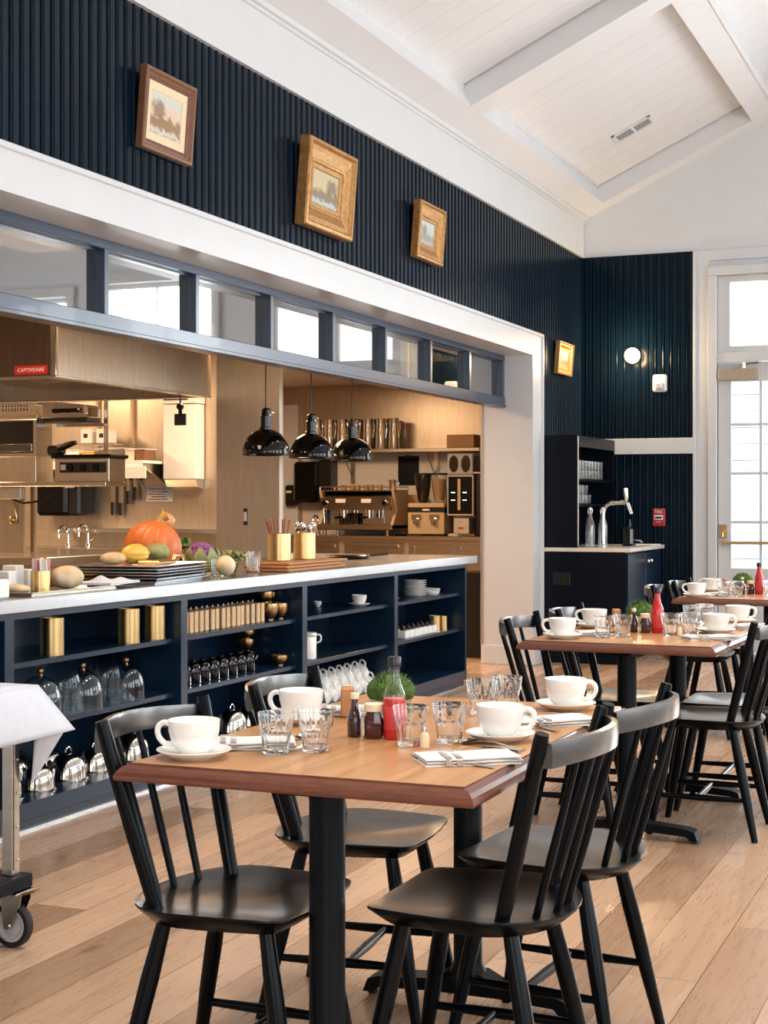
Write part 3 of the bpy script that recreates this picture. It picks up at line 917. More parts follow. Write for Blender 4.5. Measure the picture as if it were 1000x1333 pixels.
def saucer(x, y, z, label, group, s=1.0):
    mb = MB(); mb.lathe([(r * s, w * s) for r, w in SAUCER], 48)
    o = solo('saucer', mb, 'porcelain', label, 'saucer', group); o.location = (x, y, z); return o
g = 'white crockery on the counter shelves'
saucer(-3.63, 8.46, S1, 'white saucer alone under the small cup on the bare shelf', g, .85)
cup(-3.63, 8.46, S1 + .0050, pi * .75, 'small white cup alone on the bare upper shelf', g, .85)
cup(-3.83, 8.30, S1, pi * .6, 'tiny white cup at the back of the bare upper shelf', g, .45)
def mug(x, y, z, rz, label):
    t = thing('mug', label, 'mug', (x, y, z), rz, g)
    mb = MB(); mb.lathe([(0, .0005), (.042, .0005), (.046, .006), (.047, .125), (.046, .127), (.044, .125), (.043, .01), (0, .009)], 32); part('mug_body', mb, 'porcelain', t)
    mb = MB(); mb.sweep([(.045, 0, .112), (.066, 0, .112), (.074, 0, .098), (.070, 0, .075), (.046, 0, .066)], .0055, 10); part('handle', mb, 'porcelain', t)
mug(-3.61, 7.695, S2, pi, 'tall white mug partly behind the cabinet partition')
mug(-3.72, 7.935, S2, radians(40), 'tall white mug with its handle turned to the bare shelf')
# cups tipped over in two layers along the cabinet floor, handles up
proto = None
for k in range(19):
    row = k // 10; i = k % 10
    y = 7.60 + i * .114 + row * .057; z = S3 + (.0385 if row == 0 else .118); x = -3.60 - row * .028
    if proto is None:
        proto = thing('stacked_cup', 'white cup lying tipped over with its handle up in the stacked rows', 'cup', (x, y, z), 0, 'white cups stacked tipped over'); cup_parts(proto)
        o = proto
    else: o = dup(proto, (x, y, z))
    o.rotation_euler = (0, radians(-78), radians(-12))
# far unit: plates, a cup, a rack of shakers, two brass tins
mb = MB()
for k in range(8):
    z = k * .014
    mb = MB(); mb.lathe([(0, .0005), (.052, .0005), (.056, .004), (.075, .009), (.078, .0125), (.0765, .0132), (.055, .007), (0, .005)], 40)
    o = solo('plate', mb, 'porcelain', 'white side plate in the stacked pile', 'plate', 'pile of side plates'); o.location = (-3.66, 9.465, S1 + z)
mb = MB(); mb.lathe([(0, .0005), (.045, .0005), (.06, .012), (.066, .030), (.0645, .031), (.056, .014), (0, .006)], 36)
o = solo('shallow_dish', mb, 'porcelain', 'shallow white dish beside the plate pile', 'dish', g); o.location = (-3.63, 9.665, S1)
mb = MB(); mb.lathe([(0, .0005), (.05, .0005), (.064, .012), (.070, .034), (.0685, .035), (.060, .014), (0, .006)], 36)
o = solo('shallow_dish', mb, 'porcelain', 'shallow white dish at the end of the far shelf', 'dish', g); o.location = (-3.70, 9.86, S1)
saucer(-3.66, 9.00, S1, 'white saucer half hidden by the last cabinet partition', g, .9)
cup(-3.66, 9.00, S1 + .0053, pi, 'white cup half hidden by the last cabinet partition', g, .9)
proto = None
for k in range(14):
    row = k // 7; i = k % 7
    p = (-3.61 - row * .075, 9.12 + i * .084, S2)
    if proto is None:
        proto = thing('shaker_box', 'small white table caddy block with a dark round opening', 'caddy', p, 0, 'white caddies on the far shelf')
        mb = MB(); mb.box(-.033, -.036, .0, .033, .036, .050, .004); part('block', mb, 'porcelain', proto)
        mb = MB(); mb.lathe([(0, .0502), (.018, .0502), (.018, .070), (.012, .078), (0, .078)], 16); part('stopper', mb, 'dark_glass', proto)
    else: dup(proto, p)
def tin(x, y, r, h, label):
    mb = MB(); mb.lathe([(0, .0005), (r, .0005), (r, h), (r - .002, h), (r - .002, .004), (0, .004)], 28)
    o = solo('brass_tin', mb, 'brass', label, 'tin', 'brass tins on the far shelf'); o.location = (x, y, S2)
tin(-3.66, 9.835, .040, .098, 'wider brass tin beside the white caddies')
tin(-3.64, 9.945, .030, .088, 'narrow brass tin closest to the counter end')

# ------------------------------------------------------------------ exhaust hood over the cooking line
hood = thing('exhaust_hood', 'big stainless exhaust hood with a small red badge on its dark end', 'hood', (-5.85, 8.15, 1.975))
mb = MB()
mb.box(-4.975, 7.262, 1.985, -4.95, 9.03, 2.6); mb.box(-6.75, 7.262, 1.985, -6.725, 9.03, 2.6)
mb.box(-6.725, 9.005, 1.985, -4.975, 9.03, 2.6)
part('side_panel', mb, 'steel_flat', hood, True)
mb = MB(); mb.box(-6.75, 7.24, 1.985, -4.985, 7.262, 2.6)
part('end_panel', mb, 'steel_shaded', hood, True)
mb = MB(); mb.box(-4.985, 7.243, 1.985, -4.955, 7.2618, 2.6); part('corner_strip', mb, 'polished_steel', hood, True)
mb = MB()
for a, b, c, d in ((-6.75, -4.945, 7.235, 7.30), (-6.75, -4.945, 8.97, 9.035), (-6.75, -6.68, 7.30, 8.97), (-5.015, -4.945, 7.30, 8.97)):
    mb.box(a, c, 1.972, b, d, 1.985, .002)
part('rim', mb, 'steel', hood, True)
mb = MB()
mb.box(-6.72, 7.27, 2.10, -4.98, 9.0, 2.11)
for k in range(20): mb.box(-6.3, 7.32 + k * .082, 2.06, -5.35, 7.36 + k * .082, 2.10)
part('grease_filter', mb, 'steel', hood, True)
mb = MB(); mb.box(-5.225, 7.236, 1.992, -5.005, 7.2395, 2.043, .001); bd = part('badge', mb, 'red', hood, True, label='small red badge with pale capital letters')
tm = text_mb('CAPTIVEAIRE', .031, .0006, 1.0, .15)
tm = placed(tm, Matrix.Translation((-5.115, 7.2352, 2.0175)) @ Matrix.Rotation(pi/2, 4, 'X'))
part('lettering', tm, 'white_plastic', bd, True, sharp=20)
mb = MB(); mb.tube([(-5.16, 8.99, 1.972), (-5.16, 8.99, 1.92)], .006, 8); mb.cyl((-5.16, 8.975, 1.915), (-5.16, 9.0, 1.915), .022, n=16)
mb.box(-5.172, 8.985, 1.865, -5.148, 8.995, 1.90)
t = solo('fusible_link', mb, 'black_plastic', 'black hook hanging under the hood holding a dark square card', 'hook')
mb = MB(); mb.box(-5.205, 8.984, 1.79, -5.112, 8.994, 1.868, .004)
solo('hanging_card', mb, 'dark_glass', 'dark square card hanging below the hood edge', 'card')

# switch plate on the column
t = thing('wall_switch', 'narrow white rocker switch plate on the steel column', 'switch', (-4.70, 9.05, 1.18))
mb = MB(); mb.box(-.015, -.006, -.055, .015, 0, .055, .002); part('switch_plate', mb, 'black_plastic', t)
mb = MB(); mb.box(-.011, -.010, -.030, .011, -.006, .032, .002); part('rocker', mb, 'white_plastic', t)

# ---- steel work table under the hood
t = thing('prep_table', 'stainless steel prep table under the exhaust hood', 'table', (-6.9, 9.4, 0))
mb = MB(); mb.box(-8.2, 8.67, .845, -6.0, 10.35, .905, .004); part('table_top', mb, 'steel', t, True)
mb = MB(); mb.box(-8.1, 8.85, .30, -6.12, 10.25, .845); part('lower_cabinet', mb, 'steel_flat', t, True)
for x in (-8.05, -6.2):
    for y in (8.9, 10.2):
        mb = MB(); mb.cyl((x, y, 0), (x, y, .30), .025, n=14); part('leg', mb, 'steel', t, True)

# ---- raised shelf carrying the broiler and the griddle
t = thing('equipment_shelf', 'steel shelf carrying the broiler and the black griddle', 'shelf', (-6.8, 10.5, .906))
mb = MB(); mb.box(-7.7, 9.58, 1.395, -6.12, 9.86, 1.428, .003); part('shelf_board', mb, 'steel', t, True)
mb = MB(); mb.box(-7.50, 9.66, .906, -6.89, 9.68, 1.395); part('support_panel', mb, 'steel_flat', t, True)
mb = MB(); mb.box(-6.93, 9.80, .906, -6.90, 9.83, 1.395); part('support_post', mb, 'steel', t, True)
mb = MB(); mb.box(-7.08, 9.59, 1.30, -6.87, 9.66, 1.39, .004); part('outlet_box', mb, 'zinc', t, True)
mb = MB(); mb.tube([(-6.98, 9.60, 1.31), (-6.85, 9.60, 1.27), (-6.7, 9.64, 1.29), (-6.6, 9.72, 1.39)], .008, 8); part('cable', mb, 'black_plastic', t, True)
mb = MB(); mb.tube([(-6.965, 9.645, 1.275), (-6.955, 9.635, 1.22), (-6.945, 9.645, 1.16), (-6.95, 9.64, 1.13)], [.008, .010, .012, .008], 10)
mb.ball((-6.985, 9.638, 1.145), .03, .02, .03)
solo('brass_ladle', mb, 'brass', 'brass ladle hanging on the steel panel under the broiler', 'ladle')
t = thing('broiler', 'steel broiler with a perforated top and a dark glass front', 'broiler', (-7.0, 9.690, 1.4285))
mb = MB(); mb.box(-7.26, 9.600, 1.4285, -6.74, 9.825, 1.62, .004); part('lower_drawer', mb, 'beige_steel' if 'beige_steel' in M else 'steel_flat', t, True)
mb = MB(); mb.box(-7.25, 9.618, 1.62, -6.75, 9.825, 1.645); mb.box(-7.25, 9.780, 1.645, -6.75, 9.825, 1.90)
for x in (-7.25, -6.775): mb.box(x, 9.618, 1.645, x + .025, 9.780, 1.90)
part('body', mb, 'steel', t, True)
mb = MB(); mb.box(-7.22, 9.627, 1.65, -6.78, 9.631, 1.885); part('front_glass', mb, 'dark_glass', t, True)
mb = MB(); mb.box(-7.21, 9.620, 1.655, -6.79, 9.626, 1.715, .004); part('glass_shelf', mb, 'cabinet_glass', t, True)
mb = MB(); mb.box(-7.26, 9.600, 1.893, -6.73, 9.667, 1.925, .004); part('front_rail', mb, 'chrome', t, True)
mb = MB(); mb.prism([(-7.24, 1.925), (-6.76, 1.925), (-6.76, 2.01), (-6.83, 2.065), (-7.24, 2.065)], 9.627, 9.825, 'y'); cap = part('vent_cap', mb, 'steel', t, True)
mb = MB()
for r in range(3):
    for k in range(15 if r == 0 else 9):
        x = (-7.21 if r == 0 else -7.06) + k * .027; z = 2.032 - r * .03
        if x < -6.83 - 0 * r or r > 0:
            mb.add([(x, 9.626, z + .010), (x + .007, 9.626, z + .010), (x + .014, 9.626, z - .010), (x + .007, 9.626, z - .010)], [(0, 1, 2, 3)])
part('slot_holes', mb, 'void_shade', cap, True, fix=False)
mb = MB(); mb.tube([(-7.05, 9.735, 2.05), (-7.03, 9.735, 2.10), (-6.98, 9.735, 2.14), (-6.86, 9.735, 2.14), (-6.80, 9.735, 2.09), (-6.79, 9.735, 2.03)], .05, 14); part('flue', mb, 'white_plastic', t, True)
# griddle
t = thing('griddle', 'black topped steel griddle with a row of dark knobs', 'griddle', (-6.33, 9.677, 1.4285))
mb = MB(); mb.box(-6.575, 9.602, 1.4285, -6.105, 9.824, 1.60, .004); part('body', mb, 'steel', t, True)
mb = MB(); mb.box(-6.53, 9.598, 1.495, -6.125, 9.603, 1.572, .002); part('control_panel', mb, 'black_plastic', t, True)
mb = MB(); mb.box(-6.52, 9.596, 1.515, -6.475, 9.599, 1.555, .002); part('dial_sticker', mb, 'white_plastic', t, True)
for x in (-6.435, -6.325, -6.215):
    mb = MB(); mb.cyl((x, 9.587, 1.532), (x, 9.599, 1.532), .026, .030, 18); part('knob', mb, 'black_gloss', t, True)
mb = MB(); mb.box(-6.60, 9.585, 1.60, -6.08, 9.833, 1.628, .006); part('griddle_plate', mb, 'iron', t, True)
# press grill above it on a post
t = thing('press_grill', 'chrome lidded press grill raised on a post with a black handle', 'grill', (-6.4, 10.4, 1.4285))
mb = MB(); mb.box(-6.30, 9.836, 1.4285, -6.27, 9.850, 2.06); mb.box(-6.70, 9.80, 1.845, -6.28, 9.850, 1.867)
part('post', mb, 'steel', t, True)
mb = MB(); mb.box(-6.71, 9.633, 1.868, -6.31, 9.809, 1.905, .006); part('grill_base', mb, 'black_plastic', t, True)
mb = MB(); mb.prism([(-6.71, 1.91), (-6.31, 1.91), (-6.31, 1.975), (-6.36, 2.0), (-6.66, 2.03), (-6.71, 2.02)], 9.641, 9.809, 'y'); part('lid', mb, 'chrome', t, True)
mb = MB(); mb.tube([(-6.60, 9.641, 1.955), (-6.60, 9.620, 1.955), (-6.38, 9.620, 1.955), (-6.38, 9.641, 1.955)], .017, 10); part('handle', mb, 'black_gloss', t, True)
mb = MB(); mb.box(-6.68, 9.630, 1.6285, -6.52, 9.683, 1.70, .02); mb.tube([(-6.56, 9.641, 1.68), (-6.44, 9.624, 1.71), (-6.40, 9.624, 1.72)], [.03, .02, .015], 10)
solo('grill_tool', mb, 'black_plastic', 'dark grill tool lying on the griddle top', 'utensil')

# ---- shelf on the back wall with tubs, boxes and the hanging knives
t = thing('wall_shelf', 'pale steel wall shelf above the hanging knives', 'shelf', (-7.2, 11.15, 1.55))
mb = MB(); mb.box(-7.95, 10.95, 1.60, -6.64, 11.39, 1.625, .003); mb.box(-7.95, 10.945, 1.555, -6.64, 10.9495, 1.625, .002); part('shelf_board', mb, 'white_plastic', t, True)
for x in (-7.7, -6.7):
    mb = MB(); mb.prism([(11.0, 1.60), (11.385, 1.60), (11.385, 1.44)], x, x + .02, 'x'); part('bracket', mb, 'steel', t, True)
mb = MB(); mb.box(-6.80, 10.925, 1.475, -6.60, 10.944, 1.575, .002); solo('shelf_card', mb, 'white_plastic', 'white square card clipped under the end of the steel wall shelf', 'card')
tubs = [(-7.36, .13, .09, 'paper'), (-7.21, .12, .075, 'squash_skin'), (-7.07, .13, .095, 'cabinet_glass'), (-6.92, .12, .10, 'cabinet_glass'), (-6.80, .09, .085, 'linen_mat'), (-6.70, .09, .09, 'walnut_frame')]
tubl = ['white paper topped tub nearest the griddle on the wall shelf', 'yellow tub on the wall shelf', 'clear food tub beside the yellow tub', 'taller clear food tub in the middle of the wall shelf', 'cream tub on the wall shelf', 'brown bowl at the white cabinet end of the wall shelf']
for (x, w, h, m_), lb in zip(tubs, tubl):
    t = thing('food_tub', lb, 'tub', (x, 11.1, 1.6255), 0, 'tubs on the kitchen wall shelf')
    mb = MB(); mb.prism([(-w*.42, 0), (w*.42, 0), (w*.5, h), (-w*.5, h)], -.09, .09, 'y'); part('tub_body', mb, m_, t)
    mb = MB(); mb.box(-w*.53, -.1, h, w*.53, .1, h + .008, .003); part('lid', mb, 'white_plastic', t)
t = thing('wire_shelf', 'slim wire shelf under the two white printers', 'shelf', (-7.2, 11.2, 1.755))
mb = MB()
for y in (11.02, 11.12, 11.22, 11.32): mb.cyl((-7.42, y, 1.768), (-6.95, y, 1.768), .005, n=6)
for x in (-7.42, -6.95): mb.tube([(x, 11.0, 1.768), (x, 11.385, 1.768)], .006, 6)
part('wire_grid', mb, 'chrome', t, True)
for x in (-7.0, -7.35):
    mb = MB(); mb.box(x - .012, 11.365, 1.63, x + .012, 11.398, 2.25); part('wall_standard', mb, 'beige_plastic', t, True)
for x, lb in ((-7.27, 'white ticket printer farther from the white cabinet'), (-7.115, 'white ticket printer closer to the white cabinet')):
    t = thing('ticket_printer', lb, 'printer', (x, 11.15, 1.774), 0, 'ticket printers on the wire shelf')
    mb = MB(); mb.box(-.055, -.08, 0, .055, .08, .125, .01); part('printer_body', mb, 'white_plastic', t)
    mb = MB(); mb.box(-.02, -.085, .05, .02, -.08, .085, .003); part('paper_slot', mb, 'black_plastic', t)
# white cabinet with a vent at the top
t = thing('wall_cabinet', 'bright white upright cabinet with a slotted vent at the top', 'cabinet', (-6.355, 11.25, 1.385))
mb = MB(); mb.box(-6.625, 11.25, 1.47, -6.305, 11.39, 2.10, .006); part('door_panel', mb, 'white_plastic', t, True)
mb = MB(); mb.box(-6.63, 11.24, 2.105, -6.30, 11.39, 2.185, .003); vp = part('vent_box', mb, 'white_plastic', t, True)
mb = MB()
for z in (2.135, 2.158): mb.box(-6.61, 11.236, z, -6.38, 11.2405, z + .010)
part('vent_slot', mb, 'void_shade', vp, True)
mb = MB(); mb.prism([(11.26, 1.468), (11.39, 1.468), (11.39, 1.39), (11.30, 1.41)], -6.615, -6.315, 'x'); part('base_tray', mb, 'steel', t, True)
# knives on a magnetic bar
mb = MB(); mb.box(-7.26, 11.375, 1.47, -6.90, 11.398, 1.515, .003); solo('knife_bar', mb, 'black_plastic', 'dark magnetic bar holding the row of kitchen knives', 'knife bar')
for x, L, w, lb in ((-7.20, .245, .045, 'long kitchen knife hanging nearest the black dispenser'), (-7.12, .25, .05, 'widest kitchen knife, second from the black dispenser'), (-7.045, .15, .032, 'short kitchen knife, third from the black dispenser'), (-6.975, .115, .03, 'smallest kitchen knife hanging beside the honing steel')):
    t = thing('kitchen_knife', lb, 'knife', (x, 11.36, 1.525 - L - .11), 0, 'kitchen knives on the magnetic bar')
    h0 = .11
    mb = MB(); mb.prism([(-w*.1, h0), (w*.9, h0), (w*.9, h0 + L*.5), (w*.55, h0 + L*.85), (-w*.1, h0 + L)], -.001, .0015, 'y'); part('blade', mb, 'polished_steel', t)
    mb = MB(); mb.box(-.004, -.010, 0, .030, .010, h0, .006); part('handle', mb, 'black_plastic', t)
mb = MB(); mb.tube([(-6.98, 11.37, 1.545), (-6.875, 11.385, 1.36)], [.006, .004], 8); solo('honing_steel', mb, 'linen_mat', 'thin pale rod leaning beside the hanging knives', 'rod')
# towel dispenser, box and notice on the back wall
t = thing('towel_dispenser', 'black paper towel dispenser below the griddle', 'dispenser', (-7.63, 11.28, 1.16))
mb = MB(); mb.box(-7.84, 11.15, 1.165, -7.52, 11.398, 1.45, .03); part('cover', mb, 'black_gloss', t, True)
mb = MB(); mb.box(-7.52, 11.17, 1.165, -7.40, 11.398, 1.45, .02); part('side_cover', mb, 'black_plastic', t, True)
mb = MB(); mb.box(-7.53, 11.14, 1.40, -7.44, 11.165, 1.452, .004); part('paper_tab', mb, 'paper', t, True)
mb = MB(); mb.box(-7.975, 11.30, 1.24, -7.86, 11.398, 1.45, .006); solo('control_box', mb, 'zinc', 'small grey box on the wall next to the black towel dispenser', 'box')
mb = MB(); mb.box(-6.87, 11.392, 1.285, -6.62, 11.399, 1.42); n_ = solo('wall_notice', mb, 'paper', 'small printed notice below the pale wall shelf', 'notice')
mb = MB()
for k in range(5): mb.box(-6.85 + .03 * (k % 2), 11.390, 1.30 + k * .022, -6.66 - .02 * (k % 3), 11.3915, 1.308 + k * .022)
part('print_lines', mb, 'wood_spoon', n_, True)
# wash bench along the back wall
t = thing('wash_bench', 'steel wash bench along the kitchen back wall', 'bench', (-7.1, 11.2, .0))
mb = MB(); mb.box(-8.2, 10.75, .86, -5.95, 11.39, .90, .004); part('bench_top', mb, 'steel', t, True)
mb = MB(); mb.box(-8.2, 11.28, .90, -5.95, 11.398, 1.02); part('splash_back', mb, 'steel_flat', t, True)
mb = MB(); mb.box(-7.55, 11.14, 1.02, -5.95, 11.398, 1.058, .003); part('ledge', mb, 'counter_steel', t, True)
mb = MB(); mb.box(-8.2, 10.85, .1, -5.95, 11.3, .86); part('bench_cabinet', mb, 'steel_flat', t, True)
mb = MB(); mb.box(-8.1, 10.95, 0, -6.1, 11.25, .1); part('plinth', mb, 'black_plastic', t, True)
def tap(x, y, z, h, label, m_='chrome'):
    mb = MB()
    pts = [(x, y, z)] + [(x, y, z + h * .6)] + [(x, y - .07 + .07 * cos(a), z + h * .6 + .07 * sin(a)) for a in (radians(30), radians(60), radians(90), radians(120), radians(150), radians(180))]
    pts.append((x, y - .14, z + h * .45))
    mb.tube(pts, .011, 10); mb.cyl((x, y, z), (x, y, z + .03), .025, n=14); mb.tube([(x + .02, y, z + .05), (x + .07, y - .01, z + .07)], .007, 8)
    return solo('tap', mb, m_, label, 'tap')
tap(-7.50, 11.15, .9005, .17, 'chrome tap on the wash bench farther from the pumpkin')
tap(-7.30, 11.15, .9005, .20, 'chrome tap on the wash bench with a tall neck')

# ------------------------------------------------------------------ pendant heat lamps over the pass
def pendant(x, y, label):
    t = thing('pendant_lamp', label, 'lamp', (x, y, 1.562), 0, 'black dome pendants over the pass')
    prof = [(.143, .0), (.145, .006), (.143, .03), (.135, .065), (.118, .100), (.092, .128), (.060, .147), (.036, .155)]
    inn = [(r - .004, z - .002) for r, z in reversed(prof)]
    mb = MB(); mb.lathe(prof + inn, 40, closed=True); part('shade', mb, 'black_gloss', t)
    mb = MB(); mb.lathe([(0, .150), (.040, .150), (.040, .168), (.033, .172), (.033, .235), (.026, .240), (.024, .275), (.012, .285), (0, .287)], 24); nk = part('socket_neck', mb, 'black_gloss', t)
    mb = MB(); mb.tube([(.028, 0, .238), (.034, 0, .262), (.020, 0, .285)], .006, 8); mb.cyl((.034, -.016, .258), (.034, .016, .258), .014, n=12); part('switch_lever', mb, 'chrome', nk)
    mb = MB(); mb.cyl((0, 0, .283), (0, 0, 1.036), .0045, n=8); part('cord', mb, 'black_plastic', t)
    mb = MB(); mb.ball((0, 0, .085), .042, .042, .06, 20, 12); part('lamp_bulb', mb, 'white_plastic', t)
pendant(-4.20, 8.35, 'black dome pendant in front of the steel column')
pendant(-4.20, 9.00, 'middle black dome pendant of the three over the pass')
pendant(-4.20, 9.66, 'black dome pendant in front of the steel pitchers')

# ------------------------------------------------------------------ on the pass
ZT = .9055
def tray(cx, cy, z, lx, ly, rz, label, group, m_='steel', h=.016):
    mb = MB()
    def ring(a, b, zz): return [(-a, -b, zz), (a, -b, zz), (a, b, zz), (-a, b, zz)]
    a, b = lx/2, ly/2
    R = [ring(a*.93, b*.95, .0004), ring(a, b, h), ring(a + .008, b + .008, h), ring(a + .008, b + .008, h + .002), ring(a - .004, b - .004, h + .002), ring(a*.92, b*.94, .003)]
    vs = [p for r in R for p in r]; fs = [(3, 2, 1, 0), (20, 21, 22, 23)]
    for i in range(5):
        for k in range(4): fs.append((i*4+k, i*4+(k+1) % 4, (i+1)*4+(k+1) % 4, (i+1)*4+k))
    mb.add(vs, fs)
    o = solo('serving_tray', mb, m_, label, 'tray', group); o.location = (cx, cy, z); o.rotation_euler = (0, 0, rz); return o
for k in range(6):
    tray(-3.755 + random.uniform(-.004, .004), 6.20 + random.uniform(-.005, .005), ZT + k * .0135, .40, .60, radians(7), 'steel tray in the stack under the yellow squash', 'stacked steel trays', 'counter_steel', .013)
for k in range(3):
    tray(-3.98, 5.72, ZT + k * .015, .30, .34, radians(-8), 'coppery tray in the small stack behind the cloth bundle', 'small coppery tray stack', 'bronze', .013)
tray(-3.70, 5.29, ZT, .38, .68, radians(2), 'long steel tray holding the brass sugar cup', 'loose tray on the pass', 'steel', .016)
TZ = ZT + .0035
# sugar cup and packets
mb = MB(); mb.lathe([(0, .0005), (.038, .0005), (.040, .003), (.040, .085), (.0385, .085), (.0385, .004), (0, .004)], 32)
o = solo('brass_cup', mb, 'brass', 'brass cup full of sugar packets on the long tray', 'cup'); o.location = (-3.66, 5.245, TZ)
for k in range(7):
    a = k * .9; x = -3.66 + .017 * cos(a); y = 5.245 + .017 * sin(a)
    mb = MB(); mb.box(-.018, -.0025, 0, .018, .0025, .075, .001)
    o = solo('sugar_packet', mb, ['paper', 'pink_paper'][k % 2], ['white sugar packet standing in the brass cup', 'pink sugar packet standing in the brass cup'][k % 2], 'packet', ['white sugar packets', 'pink sugar packets'][k % 2])
    o.location = (x, y, TZ + .055 + .003 * (k % 3)); o.rotation_euler = (radians(6) * cos(a), radians(6) * sin(a), a)
for i, (x, y, m_) in enumerate(((-3.76, 5.15, 'paper'), (-3.79, 5.24, 'paper'), (-3.80, 5.34, 'paper'))):
    mb = MB(); mb.box(-.035, -.028, 0, .035, .028, .085 + .02 * (i == 1), .003)
    o = solo('creamer_box', mb, m_, ['white packet box nearest the cut off end of the tray', 'taller white packet box behind the brass cup', 'white packet box beside the rolled cloth'][i], 'box', 'packet boxes on the tray'); o.location = (x, y, TZ)
mb = MB(); mb.lathe([(0, .0005), (.02, .0005), (.024, .05), (.016, .06), (.016, .075), (0, .078)], 18)
o = solo('salt_shaker', mb, 'chrome', 'small chrome topped shaker behind the cloth bundle', 'shaker'); o.location = (-3.79, 5.43, TZ)
# cloth bundle
mb = MB(); mb.ball((0, 0, .050), .062, .075, .0495, 28, 16, rip=lambda a, t: 1 + .07 * sin(3*t + 2*a) + .05 * sin(7*t))
o = solo('cloth_bundle', mb, 'bread', 'rounded bundle of cream cloth on the long tray', 'cloth', sharp=80); o.location = (-3.66, 5.43, TZ)
mb = MB()
rows = []
for i in range(17):
    u = i / 16; rows.append([(-.09 + .18 * j / 10, -.15 + .30 * u, .008 + .028 * (1 - abs(j/5 - 1) ** 2) * (.6 + .4 * sin(9*u + j)) * sin(pi * min(1, max(0, u))) + .002) for j in range(11)])
mb.grid(rows)
rows2 = [[(x, y, .0006) for x, y, z in r] for r in rows]
k0 = len(mb.v); mb.grid(rows2)
nR, nC = 17, 11
for i in range(nR - 1):
    for j in (0, nC - 1): mb.f.append((i*nC+j, (i+1)*nC+j, k0+(i+1)*nC+j, k0+i*nC+j)); mb.m.append(0)
for j in range(nC - 1):
    for i in (0, nR - 1): mb.f.append((i*nC+j, i*nC+j+1, k0+i*nC+j+1, k0+i*nC+j)); mb.m.append(0)
o = solo('folded_cloth', mb, 'cloth_white', 'loosely folded white cloth lying beside the cloth bundle', 'cloth', sharp=80); o.location = (-3.64, 5.635, TZ + .014); o.rotation_euler = (0, 0, radians(8))
o.location = (-3.60, 5.64, ZT)
o.location.z = ZT + .0185
mb = MB(); mb.ball((0, 0, .02), .06, .045, .0195, 20, 10, rip=lambda a, t: 1 + .06 * sin(5*t)); o = solo('bread_roll', mb, 'bread', 'pale bread roll at the cut off end of the tray', 'bread', sharp=80); o.location = (-3.66, 5.08, TZ)
mb = MB(); mb.box(-.05, -.05, 0, .05, .05, .075, .008)
o = solo('card_holder', mb, 'white_plastic', 'white block at the very edge of the pass', 'holder'); o.location = (-3.57, 4.80, ZT)

# ---- the harvest display
def ribs(n, d): return lambda a, t: 1 - d * (0.5 + 0.5 * cos(n * t)) ** 3
pk = thing('pumpkin', 'large ribbed orange pumpkin on the pass', 'pumpkin', (-4.02, 6.66, ZT))
mb = MB(); mb.ball((0, 0, .134), .146, .146, .134, 72, 24, rip=ribs(11, .09))
mb.x = Matrix.Identity(4)
body = part('pumpkin_body', mb, 'pumpkin_skin', pk, sharp=80)
mb = MB(); mb.tube([(0, 0, .26), (.0, .005, .285), (.02, .015, .305)], [.030, .018, .022], 10); part('stem', mb, 'pumpkin_stem', pk)
pk.rotation_euler = (radians(-8), radians(14), 0); pk.location.z = ZT + .012
def squash(loc, lx, r, rz, label, m_='squash_skin', n=9, d=.07, tilt=0):
    t = thing('squash', label, 'squash', loc, rz)
    mb = MB(); mb.ball((0, 0, 0), r, r, lx/2, 54, 18, rip=ribs(n, d))
    mb = placed(mb, Matrix.Translation((0, 0, r)) @ Matrix.Rotation(pi/2 + tilt, 4, 'Y')); part('squash_body', mb, m_, t, sharp=80)
    m = MB(); m.cyl((lx/2 - .004, 0, r - .0), (lx/2 + .012, 0, r + .004), .010, .008, 10); part('stem', m, 'pumpkin_stem', t)
TT = ZT + 6 * .0135 + .0025
squash((-3.72, 6.07, TT), .155, .047, radians(75), 'yellow striped oblong squash lying on the tray stack')
mb = MB(); mb.ball((0, 0, .03), .075, .045, .0295, 24, 12, rip=lambda a, t: 1 + .04 * sin(3*t + a)); o = solo('potato', mb, 'potato_skin', 'pale flat potato lying on the tray stack beside the squash', 'vegetable', sharp=80); o.location = (-3.76, 5.955, TT); o.rotation_euler = (0, 0, radians(80))
# copper pan handle lying on the stack
mb = MB(); mb.box(-.055, -.10, 0, .055, .10, .018, .005); o = solo('butter_dish', mb, 'bronze', 'flat coppery dish on the tray stack in front of the squash', 'dish'); o.location = (-3.64, 6.13, TT); o.rotation_euler = (0, 0, radians(7))
mb = MB(); mb.tube([(0, -.07, .004), (0, -.05, .03), (0, .05, .03), (0, .07, .004)], .008, 10); o = solo('tray_handle', mb, 'brass', 'arched brass handle lying at the end of the tray stack', 'handle'); o.location = (-3.66, 6.36, TT + .002); o.rotation_euler = (0, 0, radians(7))
# green squash wedge and leaves
def leaf_bunch(loc, n, R, H, label, m_, name='lettuce'):
    mb = MB(); rnd = random.Random(hash(label) % 999)
    for k in range(n):
        a = rnd.uniform(0, 2*pi); out = rnd.uniform(.25, 1.0) * R; hh = H * rnd.uniform(.55, 1.0); w = rnd.uniform(.018, .034)
        rows = []
        for i in range(6):
            u = i/5; r = out * u ** 1.2; z = hh * (1 - (1-u) ** 2) * (1 - .25 * u * u)
            ww = w * sin(pi * min(.97, .12 + u * .85))
            rows.append([(r*cos(a) - ww*q*sin(a), r*sin(a) + ww*q*cos(a), z + .012 * abs(q) * sin(8*u + k)) for q in (-1, -.5, 0, .5, 1)])
        mb.grid(rows)
    o = solo(name, mb, m_, label, 'vegetable', sharp=80, fix=False); o.location = loc; return o
cau = thing('purple_cauliflower', 'purple cauliflower head wrapped in olive leaves', 'cauliflower', (-3.84, 6.90, ZT))
